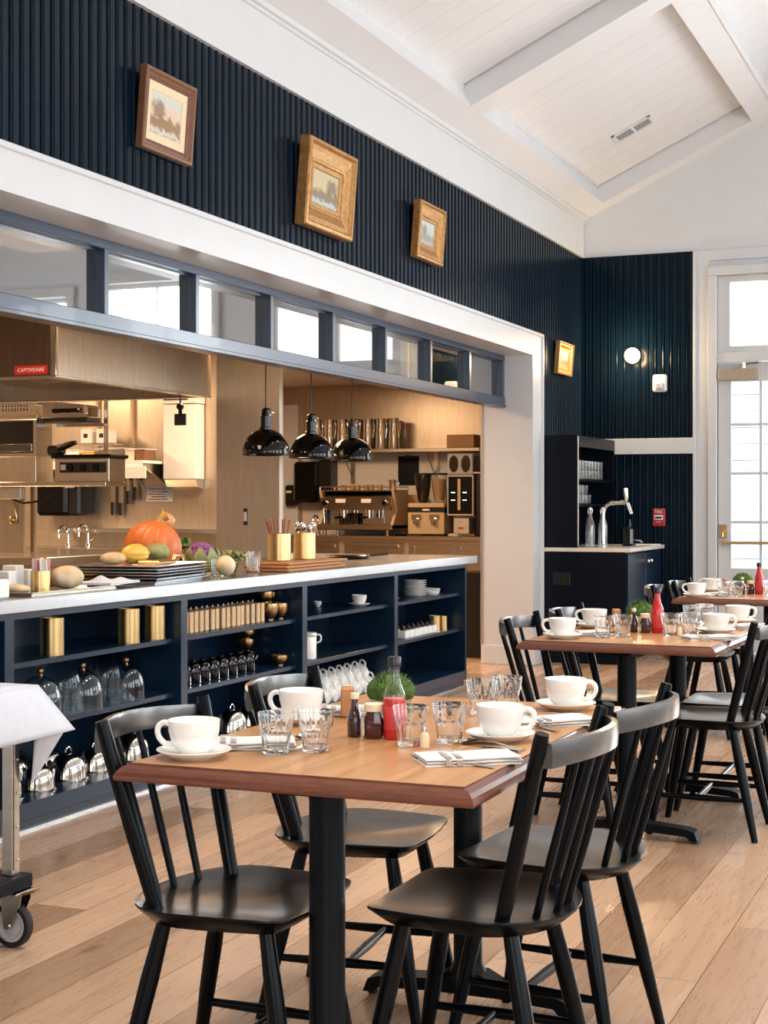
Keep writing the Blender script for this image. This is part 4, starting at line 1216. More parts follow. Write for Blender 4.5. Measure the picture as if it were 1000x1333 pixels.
mb = MB(); rnd = random.Random(5)
for k in range(70):
    a = rnd.uniform(0, 2*pi); e = rnd.uniform(-.1, pi/2); q = .068
    mb.ball((q*cos(e)*cos(a), q*cos(e)*sin(a), .082 + q*sin(e)*.9), .022, n=8, m=6)
mb.ball((0, 0, .08), .066, n=16, m=10)
part('curd', mb, 'purple_curd', cau, sharp=80)
mb = MB()
for k in range(9):
    a = 2*pi*k/9 + .3; rows = []
    top = .11 if k % 2 else .13
    for i in range(8):
        u = i/7; e = -1.1 + 1.7*u; q = .088 + .012 * u
        ww = .046 * sin(pi * (.15 + .8*u))
        rows.append([(q*cos(e)*cos(a) - ww*s*sin(a), q*cos(e)*sin(a) + ww*s*cos(a), .083 + q*sin(e)*.92) for s in (-1, -.5, 0, .5, 1)])
    mb.grid(rows)
part('leaf', mb, 'leaf_pale', cau, sharp=80, fix=False)
leaf_bunch((-4.02, 6.98, ZT), 46, .11, .215, 'bushy green leaves rising behind the purple cauliflower', 'leaf_green')
leaf_bunch((-3.72, 7.02, ZT), 30, .085, .13, 'pale green leaves drooping beside the purple cauliflower', 'leaf_pale')
gs = MB(); gs.ball((0, 0, .045), .06, .10, .0445, 36, 14, rip=ribs(8, .06)); o = solo('gourd', gs, 'leaf_pale', 'olive green gourd between the squash and the cauliflower', 'gourd', sharp=80); o.location = (-3.80, 6.40, TT); o.rotation_euler = (0, 0, .4)
def onion(loc, r, label, m_, name):
    t = thing(name, label, 'vegetable', loc)
    mb = MB(); mb.lathe([(0, .0005), (r*.3, .002), (r*.75, r*.30), (r*.98, r*.75), (r, r*1.0), (r*.9, r*1.35), (r*.62, r*1.68), (r*.25, r*1.9), (r*.12, r*2.05), (0, r*2.07)], 28); part('bulb', mb, m_, t, sharp=80)
    m = MB(); m.tube([(0, 0, r*2.0), (.004, .002, r*2.25), (.010, .0, r*2.4)], [r*.14, r*.08, r*.05], 8); part('dry_stalk', m, 'pumpkin_stem', t); return t
t = onion((-4.03, 6.90, 1.125), .052, 'brown skinned onion perched on the leaves beside the pumpkin top', 'onion_skin', 'onion'); t.rotation_euler = (0, radians(-20), 0)
t = onion((-3.57, 6.54, ZT), .050, 'pale turnip resting on the steel pass past the trays', 'turnip_skin', 'turnip'); t.rotation_euler = (radians(-78), 0, radians(-20)); t.location = (-3.57, 6.59, ZT + .05)
mb = MB(); mb.lathe([(0, .0005), (.036, .0005), (.040, .006), (.044, .085), (.0425, .085), (.0385, .008), (0, .006)], 28)
o = solo('glass_tumbler', mb, 'glass', 'clear empty glass tumbler standing behind the turnip', 'tumbler'); o.location = (-3.66, 6.76, ZT)
for (x, y, lb) in ((-3.70, 7.21, 'clear glass tumbler on the pass nearest the boards'), (-3.80, 7.40, 'clear glass tumbler standing farther back on the pass')):
    mb = MB(); mb.lathe([(0, .0005), (.032, .0005), (.036, .006), (.041, .105), (.0395, .105), (.0345, .010), (0, .008)], 28)
    o = solo('glass_tumbler', mb, 'glass', lb, 'tumbler', 'tumblers on the pass'); o.location = (x, y, ZT)
# boards and brass canisters of utensils
for k, (x, y, ly, lb) in enumerate(((-3.66, 7.66, .74, 'lowest wooden board of the stack under the utensil canisters'), (-3.67, 7.64, .70, 'middle wooden board of the stack under the utensil canisters'), (-3.68, 7.72, .78, 'top wooden board carrying the brass utensil canisters'))):
    mb = MB(); mb.box(-.13, -ly/2, 0, .13, ly/2, .015, .005); o = solo('wooden_board', mb, 'wood_board', lb, 'board', 'wooden boards on the pass'); o.location = (x, y, ZT + k * .0165)
BZ = ZT + 3 * .0165
def big_can(x, y, label):
    t = thing('utensil_canister', label, 'canister', (x, y, BZ), 0, 'brass utensil canisters')
    mb = MB(); mb.lathe([(0, .0005), (.062, .0005), (.064, .003), (.064, .148), (.0625, .149), (.061, .148), (.061, .006), (0, .006)], 40); part('body', mb, 'brass', t)
big_can(-3.72, 7.56, 'brass canister full of wooden spoons')
big_can(-3.70, 7.84, 'brass canister full of metal utensils')
rnd = random.Random(11)
for k in range(9):
    a = 2*pi*k/9; x = -3.72 + .038*cos(a); y = 7.56 + .038*sin(a); dx = .030*cos(a); dy = .035*sin(a) - .01; L = .20 + .025*rnd.random()
    mb = MB(); mb.tube([(0, 0, 0), (dx*.6, dy*.6, L*.72), (dx, dy, L)], [.006, .007, .011], 8, squash=.6)
    o = solo('wooden_spoon', mb, 'wood_spoon', 'wooden spoon standing in the brass canister', 'spoon', 'wooden spoons in the canister'); o.location = (x, y, BZ + .009)
    o.location = (x + (dx)/2, y + dy/2, BZ + .009)
for k in range(7):
    a = 2*pi*k/7 + .4; x = -3.70 + .034*cos(a); y = 7.84 + .034*sin(a); dx = .022*cos(a); dy = .022*sin(a); L = .165 + .02*rnd.random()
    mb = MB(); mb.tube([(0, 0, 0), (dx*.7, dy*.7, L*.8)], [.004, .005], 8); mb.ball((dx, dy, L), .017, .012, .024, 12, 8)
    o = solo('metal_spoon', mb, 'chrome', 'shiny metal spoon standing in the brass canister', 'spoon', 'metal spoons in the canister'); o.location = (x + dx/2, y + dy/2, BZ + .009)
# flat pan and a few low things at the far end of the pass
mb = MB(); mb.lathe([(0, .0005), (.13, .0005), (.15, .02), (.148, .021), (.128, .004), (0, .003)], 36); mb.tube([(.145, 0, .016), (.30, 0, .03)], [.010, .012], 8)
o = solo('black_pan', mb, 'black_plastic', 'flat black pan lying at the far end of the pass', 'pan'); o.location = (-4.0, 9.3, ZT); o.rotation_euler = (0, 0, .9)
for (x, y, lb) in ((-3.86, 8.20, 'low clear dish on the pass beside the utensil canister'), (-3.93, 8.42, 'low clear dish on the pass farther from the utensil canister')):
    mb = MB(); mb.lathe([(0, .0005), (.05, .0005), (.06, .035), (.058, .035), (.048, .005), (0, .004)], 28)
    o = solo('clear_dish', mb, 'glass', lb, 'dish', 'clear dishes on the pass'); o.location = (x, y, ZT)

# ------------------------------------------------------------------ coffee bar at the far end of the kitchen
t = thing('back_counter', 'steel back counter carrying the espresso machine', 'counter', (-6.2, 15.5, 0))
mb = MB(); mb.box(-7.5, 15.08, .885, -3.95, 15.89, .925, .004); part('counter_slab', mb, 'steel', t, True)
mb = MB(); mb.box(-7.48, 15.14, .1, -3.97, 15.88, .885); part('base_cabinet', mb, 'steel_flat', t, True)
mb = MB(); mb.box(-7.4, 15.2, 0, -4.0, 15.8, .1); part('plinth', mb, 'black_plastic', t, True)
for (a, b) in ((-7.44, -6.72), (-6.66, -5.98)):
    for z in (.70, .42):
        mb = MB(); mb.box(a, 15.115, z, b, 15.14, z + .15, .004); d = part('drawer', mb, 'steel', t, True)
        m = MB(); m.box(a + .05, 15.09, z + .10, b - .05, 15.116, z + .125, .004); part('pull_bar', m, 'polished_steel', d, True)
for (a, b) in ((-5.92, -5.42), (-5.40, -4.6)):
    mb = MB(); mb.box(a, 15.118, .14, b, 15.14, .84, .004); d = part('door', mb, 'steel', t, True)
    m = MB(); m.box(a + .04, 15.095, .74, a + .07, 15.119, .82, .004); part('latch', m, 'polished_steel', d, True)
mb = MB(); mb.box(-7.52, 15.885, .925, -3.92, 15.8995, 1.828); struct('wall_kitchen_splash', mb, 'stone_white')
# shelf with pitchers
t = thing('pitcher_shelf', 'steel wall shelf holding the row of steel pitchers', 'shelf', (-6.2, 15.75, 1.5))
mb = MB(); mb.box(-7.35, 15.55, 1.83, -5.28, 15.89, 1.868, .003); part('shelf_board', mb, 'steel', t, True)
for x in (-6.91, -5.91):
    mb = MB(); mb.box(x, 15.86, 1.50, x + .05, 15.895, 1.83); mb.tube([(x + .01, 15.60, 1.83), (x + .01, 15.87, 1.58)], .008, 6); part('bracket', mb, 'steel', t, True)
proto = None
for k in range(13):
    x = -7.22 + (k // 2) * .155 + (.075 if k % 2 else 0); y = 15.62 if k % 2 == 0 else 15.76
    if proto is None:
        proto = thing('steel_pitcher', 'tall polished steel pitcher in the row on the wall shelf', 'pitcher', (x, y, 1.869), 0, 'steel pitchers on the wall shelf')
        mb = MB(); mb.lathe([(0, .0005), (.062, .0005), (.064, .01), (.052, .22), (.055, .30), (.060, .335), (.058, .335), (.052, .30), (.048, .22), (.058, .012), (0, .008)], 28); part('body', mb, 'polished_steel', proto)
        mb = MB(); mb.sweep([(.05, 0, .30), (.070, 0, .29), (.072, 0, .22), (.058, 0, .12)], .006, 8); part('handle', mb, 'polished_steel', proto)
    else: dup(proto, (x, y, 1.869), random.uniform(-.3, .3))
mb = MB(); mb.box(-5.66, 15.58, 1.869, -5.35, 15.85, 2.01, .004); solo('card_box', mb, 'kraft', 'tan card box at the end of the pitcher shelf', 'box')
# espresso machine
em = thing('espresso_machine', 'polished two group espresso machine on the back counter', 'coffee machine', (-6.56, 15.35, .926))
mb = MB(); mb.box(-7.00, 15.14, .985, -6.12, 15.62, 1.045, .008); part('drip_tray', mb, 'polished_steel', em, True)
mb = MB(); mb.box(-6.95, 15.38, 1.045, -6.18, 15.60, 1.20); part('back_panel', mb, 'chrome', em, True)
mb = MB(); mb.prism([(15.18, 1.20), (15.62, 1.20), (15.62, 1.40), (15.30, 1.40), (15.20, 1.33)], -6.98, -6.15, 'x'); part('boiler_housing', mb, 'chrome', em, True)
for x in (-7.0, -6.15):
    mb = MB(); mb.prism([(15.14, 1.0), (15.62, 1.0), (15.62, 1.41), (15.20, 1.41), (15.30, 1.2)], x, x + .03, 'x'); part('side_panel', mb, 'beige_plastic', em, True)
mb = MB(); mb.box(-7.0, 15.22, 1.402, -6.12, 15.63, 1.416, .003)
for y in (15.23, 15.62): mb.cyl((-7.0, y, 1.45), (-6.12, y, 1.45), .006, n=8)
for x in (-7.0, -6.56, -6.12):
    for y in (15.23, 15.62): mb.cyl((x, y, 1.416), (x, y, 1.45), .005, n=6)
part('cup_rail', mb, 'polished_steel', em, True)
for x in (-6.72, -6.42):
    mb = MB(); mb.cyl((x, 15.24, 1.135), (x, 15.24, 1.21), .042, n=20); mb.cyl((x, 15.24, 1.115), (x, 15.24, 1.14), .036, n=20)
    g_ = part('group_head', mb, 'chrome', em, True)
    mb = MB(); mb.tube([(x, 15.22, 1.13), (x - .04, 15.10, 1.115)], [.012, .015], 10); part('portafilter_handle', mb, 'black_gloss', g_, True)
for x in (-6.92, -6.22):
    mb = MB(); mb.tube([(x, 15.21, 1.26), (x, 15.15, 1.22), (x + .01, 15.15, 1.06)], .006, 8); part('steam_wand', mb, 'polished_steel', em, True)
    mb = MB(); mb.cyl((x, 15.165, 1.275), (x, 15.20, 1.275), .028, n=16); part('steam_knob', mb, 'black_gloss', em, True)
for x in (-6.75, -6.45):
    mb = MB(); mb.box(x - .05, 15.192, 1.27, x + .07, 15.20, 1.32, .003); part('button_panel', mb, 'white_plastic', em, True)
for x in (-6.93, -6.19):
    for y in (15.2, 15.55):
        mb = MB(); mb.cyl((x, y, .926), (x, y, .986), .022, n=12); part('foot', mb, 'polished_steel', em, True)
for k in range(6):
    mb = MB(); mb.lathe([(0, .0005), (.026, .0005), (.036, .055), (.034, .055), (.024, .006), (0, .005)], 20)
    o = solo('espresso_cup', mb, 'kraft', 'small tan cup warming on top of the espresso machine', 'cup', 'cups on the espresso machine'); o.location = (-6.80 + k * .082, 15.42 + .05 * (k % 2), 1.417)
mb = MB(); mb.lathe([(0, .0005), (.04, .0005), (.036, .07), (.044, .11), (.042, .11), (.034, .07), (.036, .006), (0, .005)], 20); mb.sweep([(.038, 0, .09), (.07, 0, .085), (.065, 0, .03), (.04, 0, .02)], .005, 8)
o = solo('milk_jug', mb, 'polished_steel', 'steel milk jug on the corner of the espresso machine', 'jug'); o.location = (-6.20, 15.40, 1.417)
for k in range(3):
    mb = MB(); mb.lathe([(0, .0005), (.03, .0005), (.034, .12), (.032, .12), (.028, .005), (0, .004)], 18)
    o = solo('metal_beaker', mb, 'dark_glass', 'dark beaker standing on the drip tray', 'beaker', 'beakers on the drip tray'); o.location = (-6.62 + .075 * k - .15, 15.30, 1.0455)
mb = MB(); mb.box(-6.10, 15.12, .926, -6.01, 15.34, .985, .02); solo('knock_box', mb, 'black_plastic', 'black knock box in front of the kraft bag', 'box')
mb = MB(); mb.prism([(-.115, 0), (.115, 0), (.10, .40), (.085, .44), (-.085, .44), (-.10, .40)], -.07, .07, 'y'); o = solo('kraft_bag', mb, 'kraft', 'tall brown paper bag beside the espresso machine', 'bag'); o.location = (-6.085, 15.73, .926)
t = thing('clipboard', 'dark clipboard hanging on the coffee bar wall', 'clipboard', (-6.22, 15.895, 1.47))
mb = MB(); mb.box(-.125, -.015, 0, .125, 0, .325, .003); part('board', mb, 'navy_dark', t)
mb = MB(); mb.box(-.04, -.022, .30, .04, -.015, .335, .003); part('clip', mb, 'black_plastic', t)
# twin grinder
t = thing('twin_grinder', 'beige twin coffee grinder with two dark hoppers', 'grinder', (-5.79, 15.45, .926))
mb = MB(); mb.box(-6.0, 15.30, .94, -5.585, 15.62, 1.18, .008); mb.box(-6.0, 15.30, 1.225, -5.585, 15.62, 1.275, .008); part('body', mb, 'beige_plastic', t, True)
mb = MB(); mb.box(-6.005, 15.295, 1.18, -5.58, 15.62, 1.225); part('black_band', mb, 'black_plastic', t, True)
mb = MB(); mb.box(-5.83, 15.29, 1.192, -5.75, 15.2955, 1.212); part('display', mb, 'white_plastic', t, True)
for x in (-5.90, -5.70):
    mb = MB(); mb.box(x - .055, 15.285, 1.10, x + .055, 15.30, 1.15, .004); mb.box(x - .02, 15.24, 1.05, x + .02, 15.30, 1.12, .006); part('dispense_lever', mb, 'polished_steel', t, True)
for x, m_ in ((-5.885, 'dark_glass'), (-5.70, 'cabinet_glass')):
    mb = MB(); mb.lathe([(.045, 1.277), (.055, 1.30), (.082, 1.46), (.088, 1.55), (.088, 1.575), (.086, 1.575), (.080, 1.46), (.05, 1.30), (.04, 1.277)], 24, (x, 15.46, 0), closed=True); h_ = part('hopper', mb, m_, t, True)
    mb = MB(); mb.lathe([(0, 1.5755), (.092, 1.5755), (.092, 1.595), (0, 1.60)], 24, (x, 15.46, 0)); part('hopper_lid', mb, 'black_plastic', h_, True)
    if m_ == 'cabinet_glass':
        mb = MB(); mb.lathe([(0, 1.31), (.050, 1.31), (.068, 1.40), (.072, 1.53), (0, 1.53)], 20, (x, 15.46, 0)); part('coffee_beans', mb, 'kraft', h_, True)
# black coffee brewer with the twin dispenser on top
t = thing('coffee_brewer', 'tall black fronted brewer with green indicator lights', 'coffee machine', (-5.41, 15.5, .926))
mb = MB(); mb.box(-5.565, 15.36, .926, -5.27, 15.80, .95); mb.box(-5.555, 15.5, .95, -5.28, 15.80, 1.14); mb.box(-5.56, 15.32, 1.14, -5.265, 15.80, 1.57, .004); part('body', mb, 'zinc', t, True)
mb = MB(); mb.box(-5.545, 15.312, 1.16, -5.28, 15.322, 1.555, .003); fp = part('front_panel', mb, 'black_gloss', t, True)
mb = MB()
for x in (-5.49, -5.36):
    for z in (1.30, 1.38): mb.box(x - .022, 15.308, z, x + .022, 15.3125, z + .010)
part('indicator_light', mb, 'led_green', fp, True)
mb = MB(); mb.box(-5.437, 15.306, 1.20, -5.407, 15.3125, 1.53); part('level_strip', mb, 'beige_plastic', fp, True)
t = thing('paper_cup_dispenser', 'pale grey box with two dark oval windows above the brewer', 'dispenser', (-5.43, 15.55, 1.571))
mb = MB(); mb.box(-5.575, 15.36, 1.571, -5.285, 15.80, 1.80, .01); part('housing', mb, 'grey_plastic', t, True)
for x in (-5.50, -5.365):
    mb = MB(); mb.lathe([(0, 0), (.05, 0), (.05, .006), (0, .006)], 28); mm = Matrix.Translation((x, 15.36, 1.69)) @ Matrix.Scale(1.8, 4, (0, 0, 1)) @ Matrix.Rotation(pi/2, 4, 'X'); part('oval_window', placed(mb, mm), 'dark_glass', t, True)
mb = MB(); mb.box(-5.46, 15.25, .9505 + .02, -5.29, 15.48, 1.135, .004); o_ = solo('steel_tub', mb, 'zinc', 'steel tub with a red sticker under the brewer', 'tub')
o_.location.z = .951
mb = MB(); mb.box(-5.41, 15.2485, 1.0, -5.35, 15.2515, 1.02); part('sticker', mb, 'red', o_, True).location = (0, 0, -.0)
t = thing('microwave', 'black microwave high beside the brewer', 'microwave', (-5.05, 15.5, 1.585))
mb = MB(); mb.box(-5.25, 15.30, 1.60, -4.7, 15.75, 1.76, .006); part('microwave_case', mb, 'black_gloss', t, True)
mb = MB(); mb.box(-5.26, 15.29, 1.585, -4.69, 15.76, 1.60); part('base_plate', mb, 'zinc', t, True)
mb = MB()
for z in (1.68, 1.72): mb.box(-5.09, 15.294, z, -5.065, 15.3005, z + .01)
part('display', mb, 'white_plastic', t, True)
mb = MB(); mb.box(-5.25, 15.36, .926, -4.65, 15.85, 1.584, .006); solo('ice_machine', mb, 'black_plastic', 'tall black appliance under the microwave', 'appliance')
for k in range(2):
    mb = MB(); mb.lathe([(0, .0005), (.036, .0005), (.045, .18), (.047, .181), (.046, .184), (0, .184)], 20); o = solo('paper_cup', mb, ['kraft', 'beige_plastic'][k], ['lower tan cup stack at the end of the coffee bar', 'upper pale cup stack at the end of the coffee bar'][k], 'cups'); o.location = (-5.085, 15.25, 1.10 - .174 + k * .1845)
tap(-7.10, 15.40, .926, .24, 'tall chrome tap beside the espresso machine')
# dispensers and kitchen door
t = thing('towel_dispenser', 'large black towel dispenser beside the white kitchen door', 'dispenser', (-7.3, 15.78, 1.27))
mb = MB(); mb.box(-7.54, 15.66, 1.28, -7.24, 15.89, 1.74, .03); part('cover', mb, 'black_gloss', t, True)
mb = MB(); mb.box(-7.24, 15.68, 1.28, -7.08, 15.89, 1.76, .02); part('side_cover', mb, 'black_plastic', t, True)
t = thing('soap_dispenser', 'small black soap dispenser on the white kitchen door frame', 'dispenser', (-7.62, 15.82, 1.24))
mb = MB(); mb.box(-7.69, 15.76, 1.24, -7.56, 15.87, 1.48, .02); part('cover', mb, 'black_plastic', t, True)
mb = MB(); mb.box(-7.665, 15.755, 1.39, -7.60, 15.762, 1.415); part('label_strip', mb, 'white_plastic', t, True)
d2 = bpy.data.objects.new('door_2', None); COL.objects.link(d2); d2['kind'] = 'structure'; d2.location = (-7.9, 15.88, 0)
mb = MB(); mb.box(-7.735, 15.84, 0, -7.56, 15.899, 2.1595, .004); mb.box(-8.5, 15.838, 2.16, -7.555, 15.899, 2.40, .004); part('door_casing', mb, 'trim_paint', d2, True)
mb = MB(); mb.box(-8.5, 15.87, 0, -7.735, 15.899, 2.16); part('door_leaf', mb, 'white_plastic', d2, True)
# bin behind the pass
mb = MB(); mb.prism([(-4.30, 11.95), (-3.93, 11.95), (-3.93, 12.35), (-4.30, 12.35)], 0, .70, 'z'); solo('black_bin', mb, 'black_plastic', 'tall black bin standing past the end of the pass counter', 'bin')

# ------------------------------------------------------------------ pictures on the boarded walls
def picture(cy, cz, w, h, tilt, prof, mats, art, label, x=XL + .012):
    """prof: rings (inset from the outer edge, height off the wall, material slot)"""
    t = thing('framed_painting', label, 'painting', (x, cy, cz - h / 2), 0, None)
    mb = MB()
    def ring(i, d): return [(d, -w/2 + i, i), (d, w/2 - i, i), (d, w/2 - i, h - i), (d, -w/2 + i, h - i)]
    for k in range(len(prof) - 1):
        mb.mi = prof[k + 1][2]
        a = ring(prof[k][0], prof[k][1]); b = ring(prof[k+1][0], prof[k+1][1])
        mb.add(a + b, [(j, (j+1) % 4, 4 + (j+1) % 4, 4 + j) for j in range(4)])
    a = ring(prof[0][0], prof[0][1]); mb.mi = 0; mb.add(a, [(3, 2, 1, 0)])
    part('frame', mb, mats, t, sharp=20, fix=False)
    i, d = prof[-1][0], prof[-1][1]
    m = MB(); m.box(d - .004, -w/2 + i - .003, i - .003, d, w/2 - i + .003, h - i + .003); part('canvas', m, art, t)
    t.rotation_euler = (0, tilt, 0)
    return t
P1 = [(0, 0, 0), (0, .030, 0), (.004, .036, 0), (.016, .036, 0), (.024, .026, 0), (.030, .026, 0), (.040, .018, 0), (.046, .022, 0), (.050, .016, 0), (.052, .015, 1), (.085, .013, 1), (.087, .010, 1)]
picture(5.925, 2.98, .435, .355, radians(4.5), P1, ['walnut_frame', 'linen_mat'], 'landscape_autumn', 'brown framed painting with a cream inner border, above the glass cloches side')
P2 = [(0, 0, 0), (0, .055, 0), (.006, .064, 0), (.022, .066, 0), (.028, .056, 0), (.034, .050, 0), (.060, .046, 0), (.095, .030, 0), (.100, .036, 0), (.112, .034, 0), (.118, .026, 0), (.140, .024, 0), (.144, .018, 0)]
picture(7.60, 2.972, .62, .465, radians(4.5), P2, ['old_gold'], 'landscape_falls', 'largest painting, in a deep ornate gold frame')
P3 = [(q * .76, d * .8, m_) for q, d, m_ in P2]
picture(9.19, 2.995, .46, .36, radians(4.5), P3, ['old_gold'], 'landscape_misty', 'small gold framed misty painting next to the largest one')
P4 = [(q * .5, d * .6, m_) for q, d, m_ in P2]
picture(12.42, 2.475, .44, .27, radians(4.5), P4, ['brass' if False else 'old_gold'], 'landscape_dusk', 'smallest painting, in a slim gilt frame near the room corner')

# ------------------------------------------------------------------ fittings on the boarded gable wall
t = thing('wall_sconce', 'round glowing globe lamp on the dark boarded wall', 'lamp', (-3.035, YB, 2.54))
mb = MB(); mb.lathe([(0, 0), (.05, 0), (.05, .012), (.03, .02), (.03, .035), (0, .036)], 28); part('back_plate', placed(mb, Matrix.Rotation(pi/2, 4, 'X')), 'brass', t)
mb = MB(); mb.ball((0, -.098, 0), .066, n=28, m=18); part('globe', mb, 'bulb', t)
pl = bpy.data.lights.new('sconce_glow', 'POINT'); pl.energy = 28; pl.color = (1, .72, .42); pl.shadow_soft_size = .07
po = bpy.data.objects.new('sconce_glow', pl); COL.objects.link(po); po.location = (-3.035, YB - .19, 2.54)
t = thing('alarm_strobe', 'white fire alarm strobe on the dark boarded wall', 'alarm', (-2.814, YB, 2.226))
mb = MB(); mb.box(-.062, -.03, 0, .062, .0, .15, .014); part('housing', mb, 'white_plastic', t)
mb = MB(); mb.box(-.036, -.048, .022, .036, -.028, .082, .006); part('strobe_lens', mb, 'grey_plastic', t)
mb = MB(); mb.box(-.018, -.052, .035, .012, -.046, .065, .004); part('flash_tube', mb, 'chrome', t)
mb = MB()
for k in range(3): mb.box(-.035, -.0305, .10 + k * .012, .035, -.0295, .105 + k * .012)
part('sounder_grille', mb, 'grey_plastic', t)
t = thing('fire_alarm_station', 'red fire alarm pull station on the boarded wall', 'alarm', (-2.821, YB, 1.074))
mb = MB(); mb.box(-.053, -.03, 0, .053, .0, .15, .006); part('housing', mb, 'fire_red', t)
mb = MB(); mb.box(-.038, -.040, .055, .038, -.030, .095, .003); part('pull_bar', mb, 'white_plastic', t)
mb = MB(); mb.box(-.030, -.0425, .066, .030, -.0395, .082, .001); part('black_band', mb, 'black_plastic', t)
part('lettering', placed(text_mb('FIRE', .036, .0006, 1.0), Matrix.Translation((0, -.0305, .122)) @ Matrix.Rotation(pi/2, 4, 'X')), 'white_plastic', t, sharp=20)
part('small_lettering', placed(text_mb('ALARM', .014, .0006, 1.0), Matrix.Translation((0, -.0305, .038)) @ Matrix.Rotation(pi/2, 4, 'X')), 'white_plastic', t, sharp=20)

# ------------------------------------------------------------------ drinks station in the corner
t = thing('base_cabinet', 'dark navy base cabinet of the corner drinks station', 'cabinet', (-3.15, 12.45, 0))
mb = MB(); mb.box(-3.49, 11.84, .09, -2.815, 13.085, .885); mb.box(-3.49, 11.86, 0, -2.87, 13.085, .09); part('carcass', mb, 'navy_dark', t, True)
for a, b, kx in ((11.87, 12.47, 12.42), (12.48, 13.07, 12.53)):
    mb = MB(); mb.box(-2.815, a, .11, -2.795, b, .87, .003); d = part('door', mb, 'navy_cabinet', t, True)
    m = MB(); m.cyl((-2.796, kx, .80), (-2.765, kx, .80), .008, n=10); m.ball((-2.762, kx, .80), .016, n=14, m=8); part('knob', m, 'chrome', d, True)
mb = MB(); mb.box(-3.40, 11.834, .62, -3.26, 11.8405, .72, .002); mb.box(-3.35, 11.832, .645, -3.31, 11.836, .695, .001); part('outlet_plate', mb, 'black_plastic', t, True)
mb = MB(); mb.box(-3.485, 11.838, .886, -2.770, 13.085, .917, .003); solo('worktop', mb, 'stone_white', 'pale stone worktop of the corner drinks station', 'worktop')
t = thing('hutch_cabinet', 'dark navy open fronted wall hutch standing on the worktop', 'cabinet', (-3.345, 12.45, .918))
HZ = 1.812
mb = MB(); mb.box(-3.49, 11.845, .918, -3.20, 11.87, HZ); mb.box(-3.49, 13.04, .918, -3.20, 13.065, HZ); mb.box(-3.49, 11.87, .918, -3.475, 13.04, HZ)
mb.box(-3.475, 11.87, HZ - .025, -3.20, 13.04, HZ); mb.box(-3.225, 11.87, HZ - .09, -3.20, 13.04, HZ - .025)
part('carcass', mb, 'navy_dark', t, True)
mb = MB(); mb.box(-3.208, 11.846, .93, -3.196, 11.87, HZ - .01, .002); part('edge_strip', mb, 'zinc', t, True)
for z in (1.445, 1.245):
    mb = MB(); mb.box(-3.474, 11.872, z, -3.205, 13.038, z + .02, .002); part('shelf', mb, 'navy_dark', t, True)
proto = None
def hutch_glass(p, label, group):
    mb = MB(); mb.lathe([(0, .0005), (.027, .0005), (.029, .006), (.034, .075), (.0325, .075), (.027, .008), (0, .007)], 18)
    o = solo('water_glass', mb, 'cabinet_glass', label, 'glass', group); o.location = p; return o
gp = hutch_glass((-3.25, 11.94, 1.4655), 'clear glass in the packed rows on the hutch upper shelf', 'glasses on the hutch upper shelf')
for lay in range(2):
    for row in range(1):
        for k in range(9):
            if lay == row == k == 0: continue
            dup(gp, (-3.25 - row * .10, 11.94 + k * .100, 1.4655 + lay * .0765))
gp = hutch_glass((-3.25, 11.94, 1.2655), 'clear glass in the short group on the hutch lower shelf', 'glasses on the hutch lower shelf')
for lay in range(2):
    for k in range(5 - lay):
        if lay == k == 0: continue
        dup(gp, (-3.25, 11.94 + k * .100, 1.2655 + lay * .0765))
def swing_bottle(x, y, label):
    t = thing('swing_top_bottle', label, 'bottle', (x, y, .9175), 0, 'clear bottles on the drinks station')
    mb = MB(); mb.lathe([(0, .0005), (.036, .0005), (.038, .006), (.038, .17), (.032, .20), (.016, .25), (.013, .29), (.015, .292), (.015, .302), (.0115, .302), (.010, .25), (.028, .198), (.0345, .17), (.0345, .008), (0, .007)], 28); part('bottle_glass', mb, 'cabinet_glass', t)
    mb = MB(); mb.lathe([(0, .3025), (.014, .3025), (.014, .316), (0, .322)], 18); part('stopper', mb, 'white_plastic', t)
    mb = MB(); mb.tube([(.0155, 0, .27), (.020, 0, .30), (.012, 0, .318)], .0018, 6); mb.tube([(-.0155, 0, .27), (-.020, 0, .30), (-.012, 0, .318)], .0018, 6); part('wire_bail', mb, 'chrome', t)
swing_bottle(-3.13, 11.97, 'clear swing top bottle next to the hutch side')
swing_bottle(-3.035, 12.0, 'clear swing top bottle farther from the hutch side')
t = thing('drink_tap', 'tall arched chrome drink tap with two handles', 'tap', (-3.10, 12.26, .9175))
mb = MB(); mb.lathe([(0, .0005), (.035, .0005), (.035, .01), (.022, .02), (0, .02)], 24)
mb.sweep([(0, 0, .015), (0, 0, .26)] + [(.075 - .075 * cos(a), 0, .26 + .095 * sin(a)) for a in (radians(25), radians(50), radians(75), radians(90))] + [(.16, 0, .36), (.20, 0, .355)], [.019] * 8, 14); part('arch', mb, 'chrome', t)
for y in (-.022, .022):
    mb = MB(); mb.tube([(.19, y, .365), (.19, y, .40), (.185, y, .475)], [.009, .015, .017], 14); part('handle', mb, 'polished_steel', t)
    mb = MB(); mb.tube([(.20, y, .355), (.215, y, .32), (.235, y, .265)], [.014, .013, .011], 12); part('spout', mb, 'chrome', t)
t = thing('coffee_urn', 'small black drink warmer beyond the chrome tap', 'appliance', (-2.95, 12.55, .9175))
mb = MB(); mb.box(-.05, -.10, 0, .05, .10, .16, .02); mb.cyl((0, 0, .15), (0, 0, .22), .022, .014, 14); part('body', mb, 'black_gloss', t)
mb = MB(); mb.tube([(.05, 0, .05), (.09, 0, .045), (.11, 0, .03)], [.008, .007, .007], 8); part('spout', mb, 'chrome', t)
mb = MB(); mb.box(-.10, -.16, 0, .09, .16, .008, .003); o = solo('napkin_pile', mb, 'paper', 'flat pale paper lying at the far end of the worktop', 'paper'); o.location = (-2.88, 12.85, .9175)

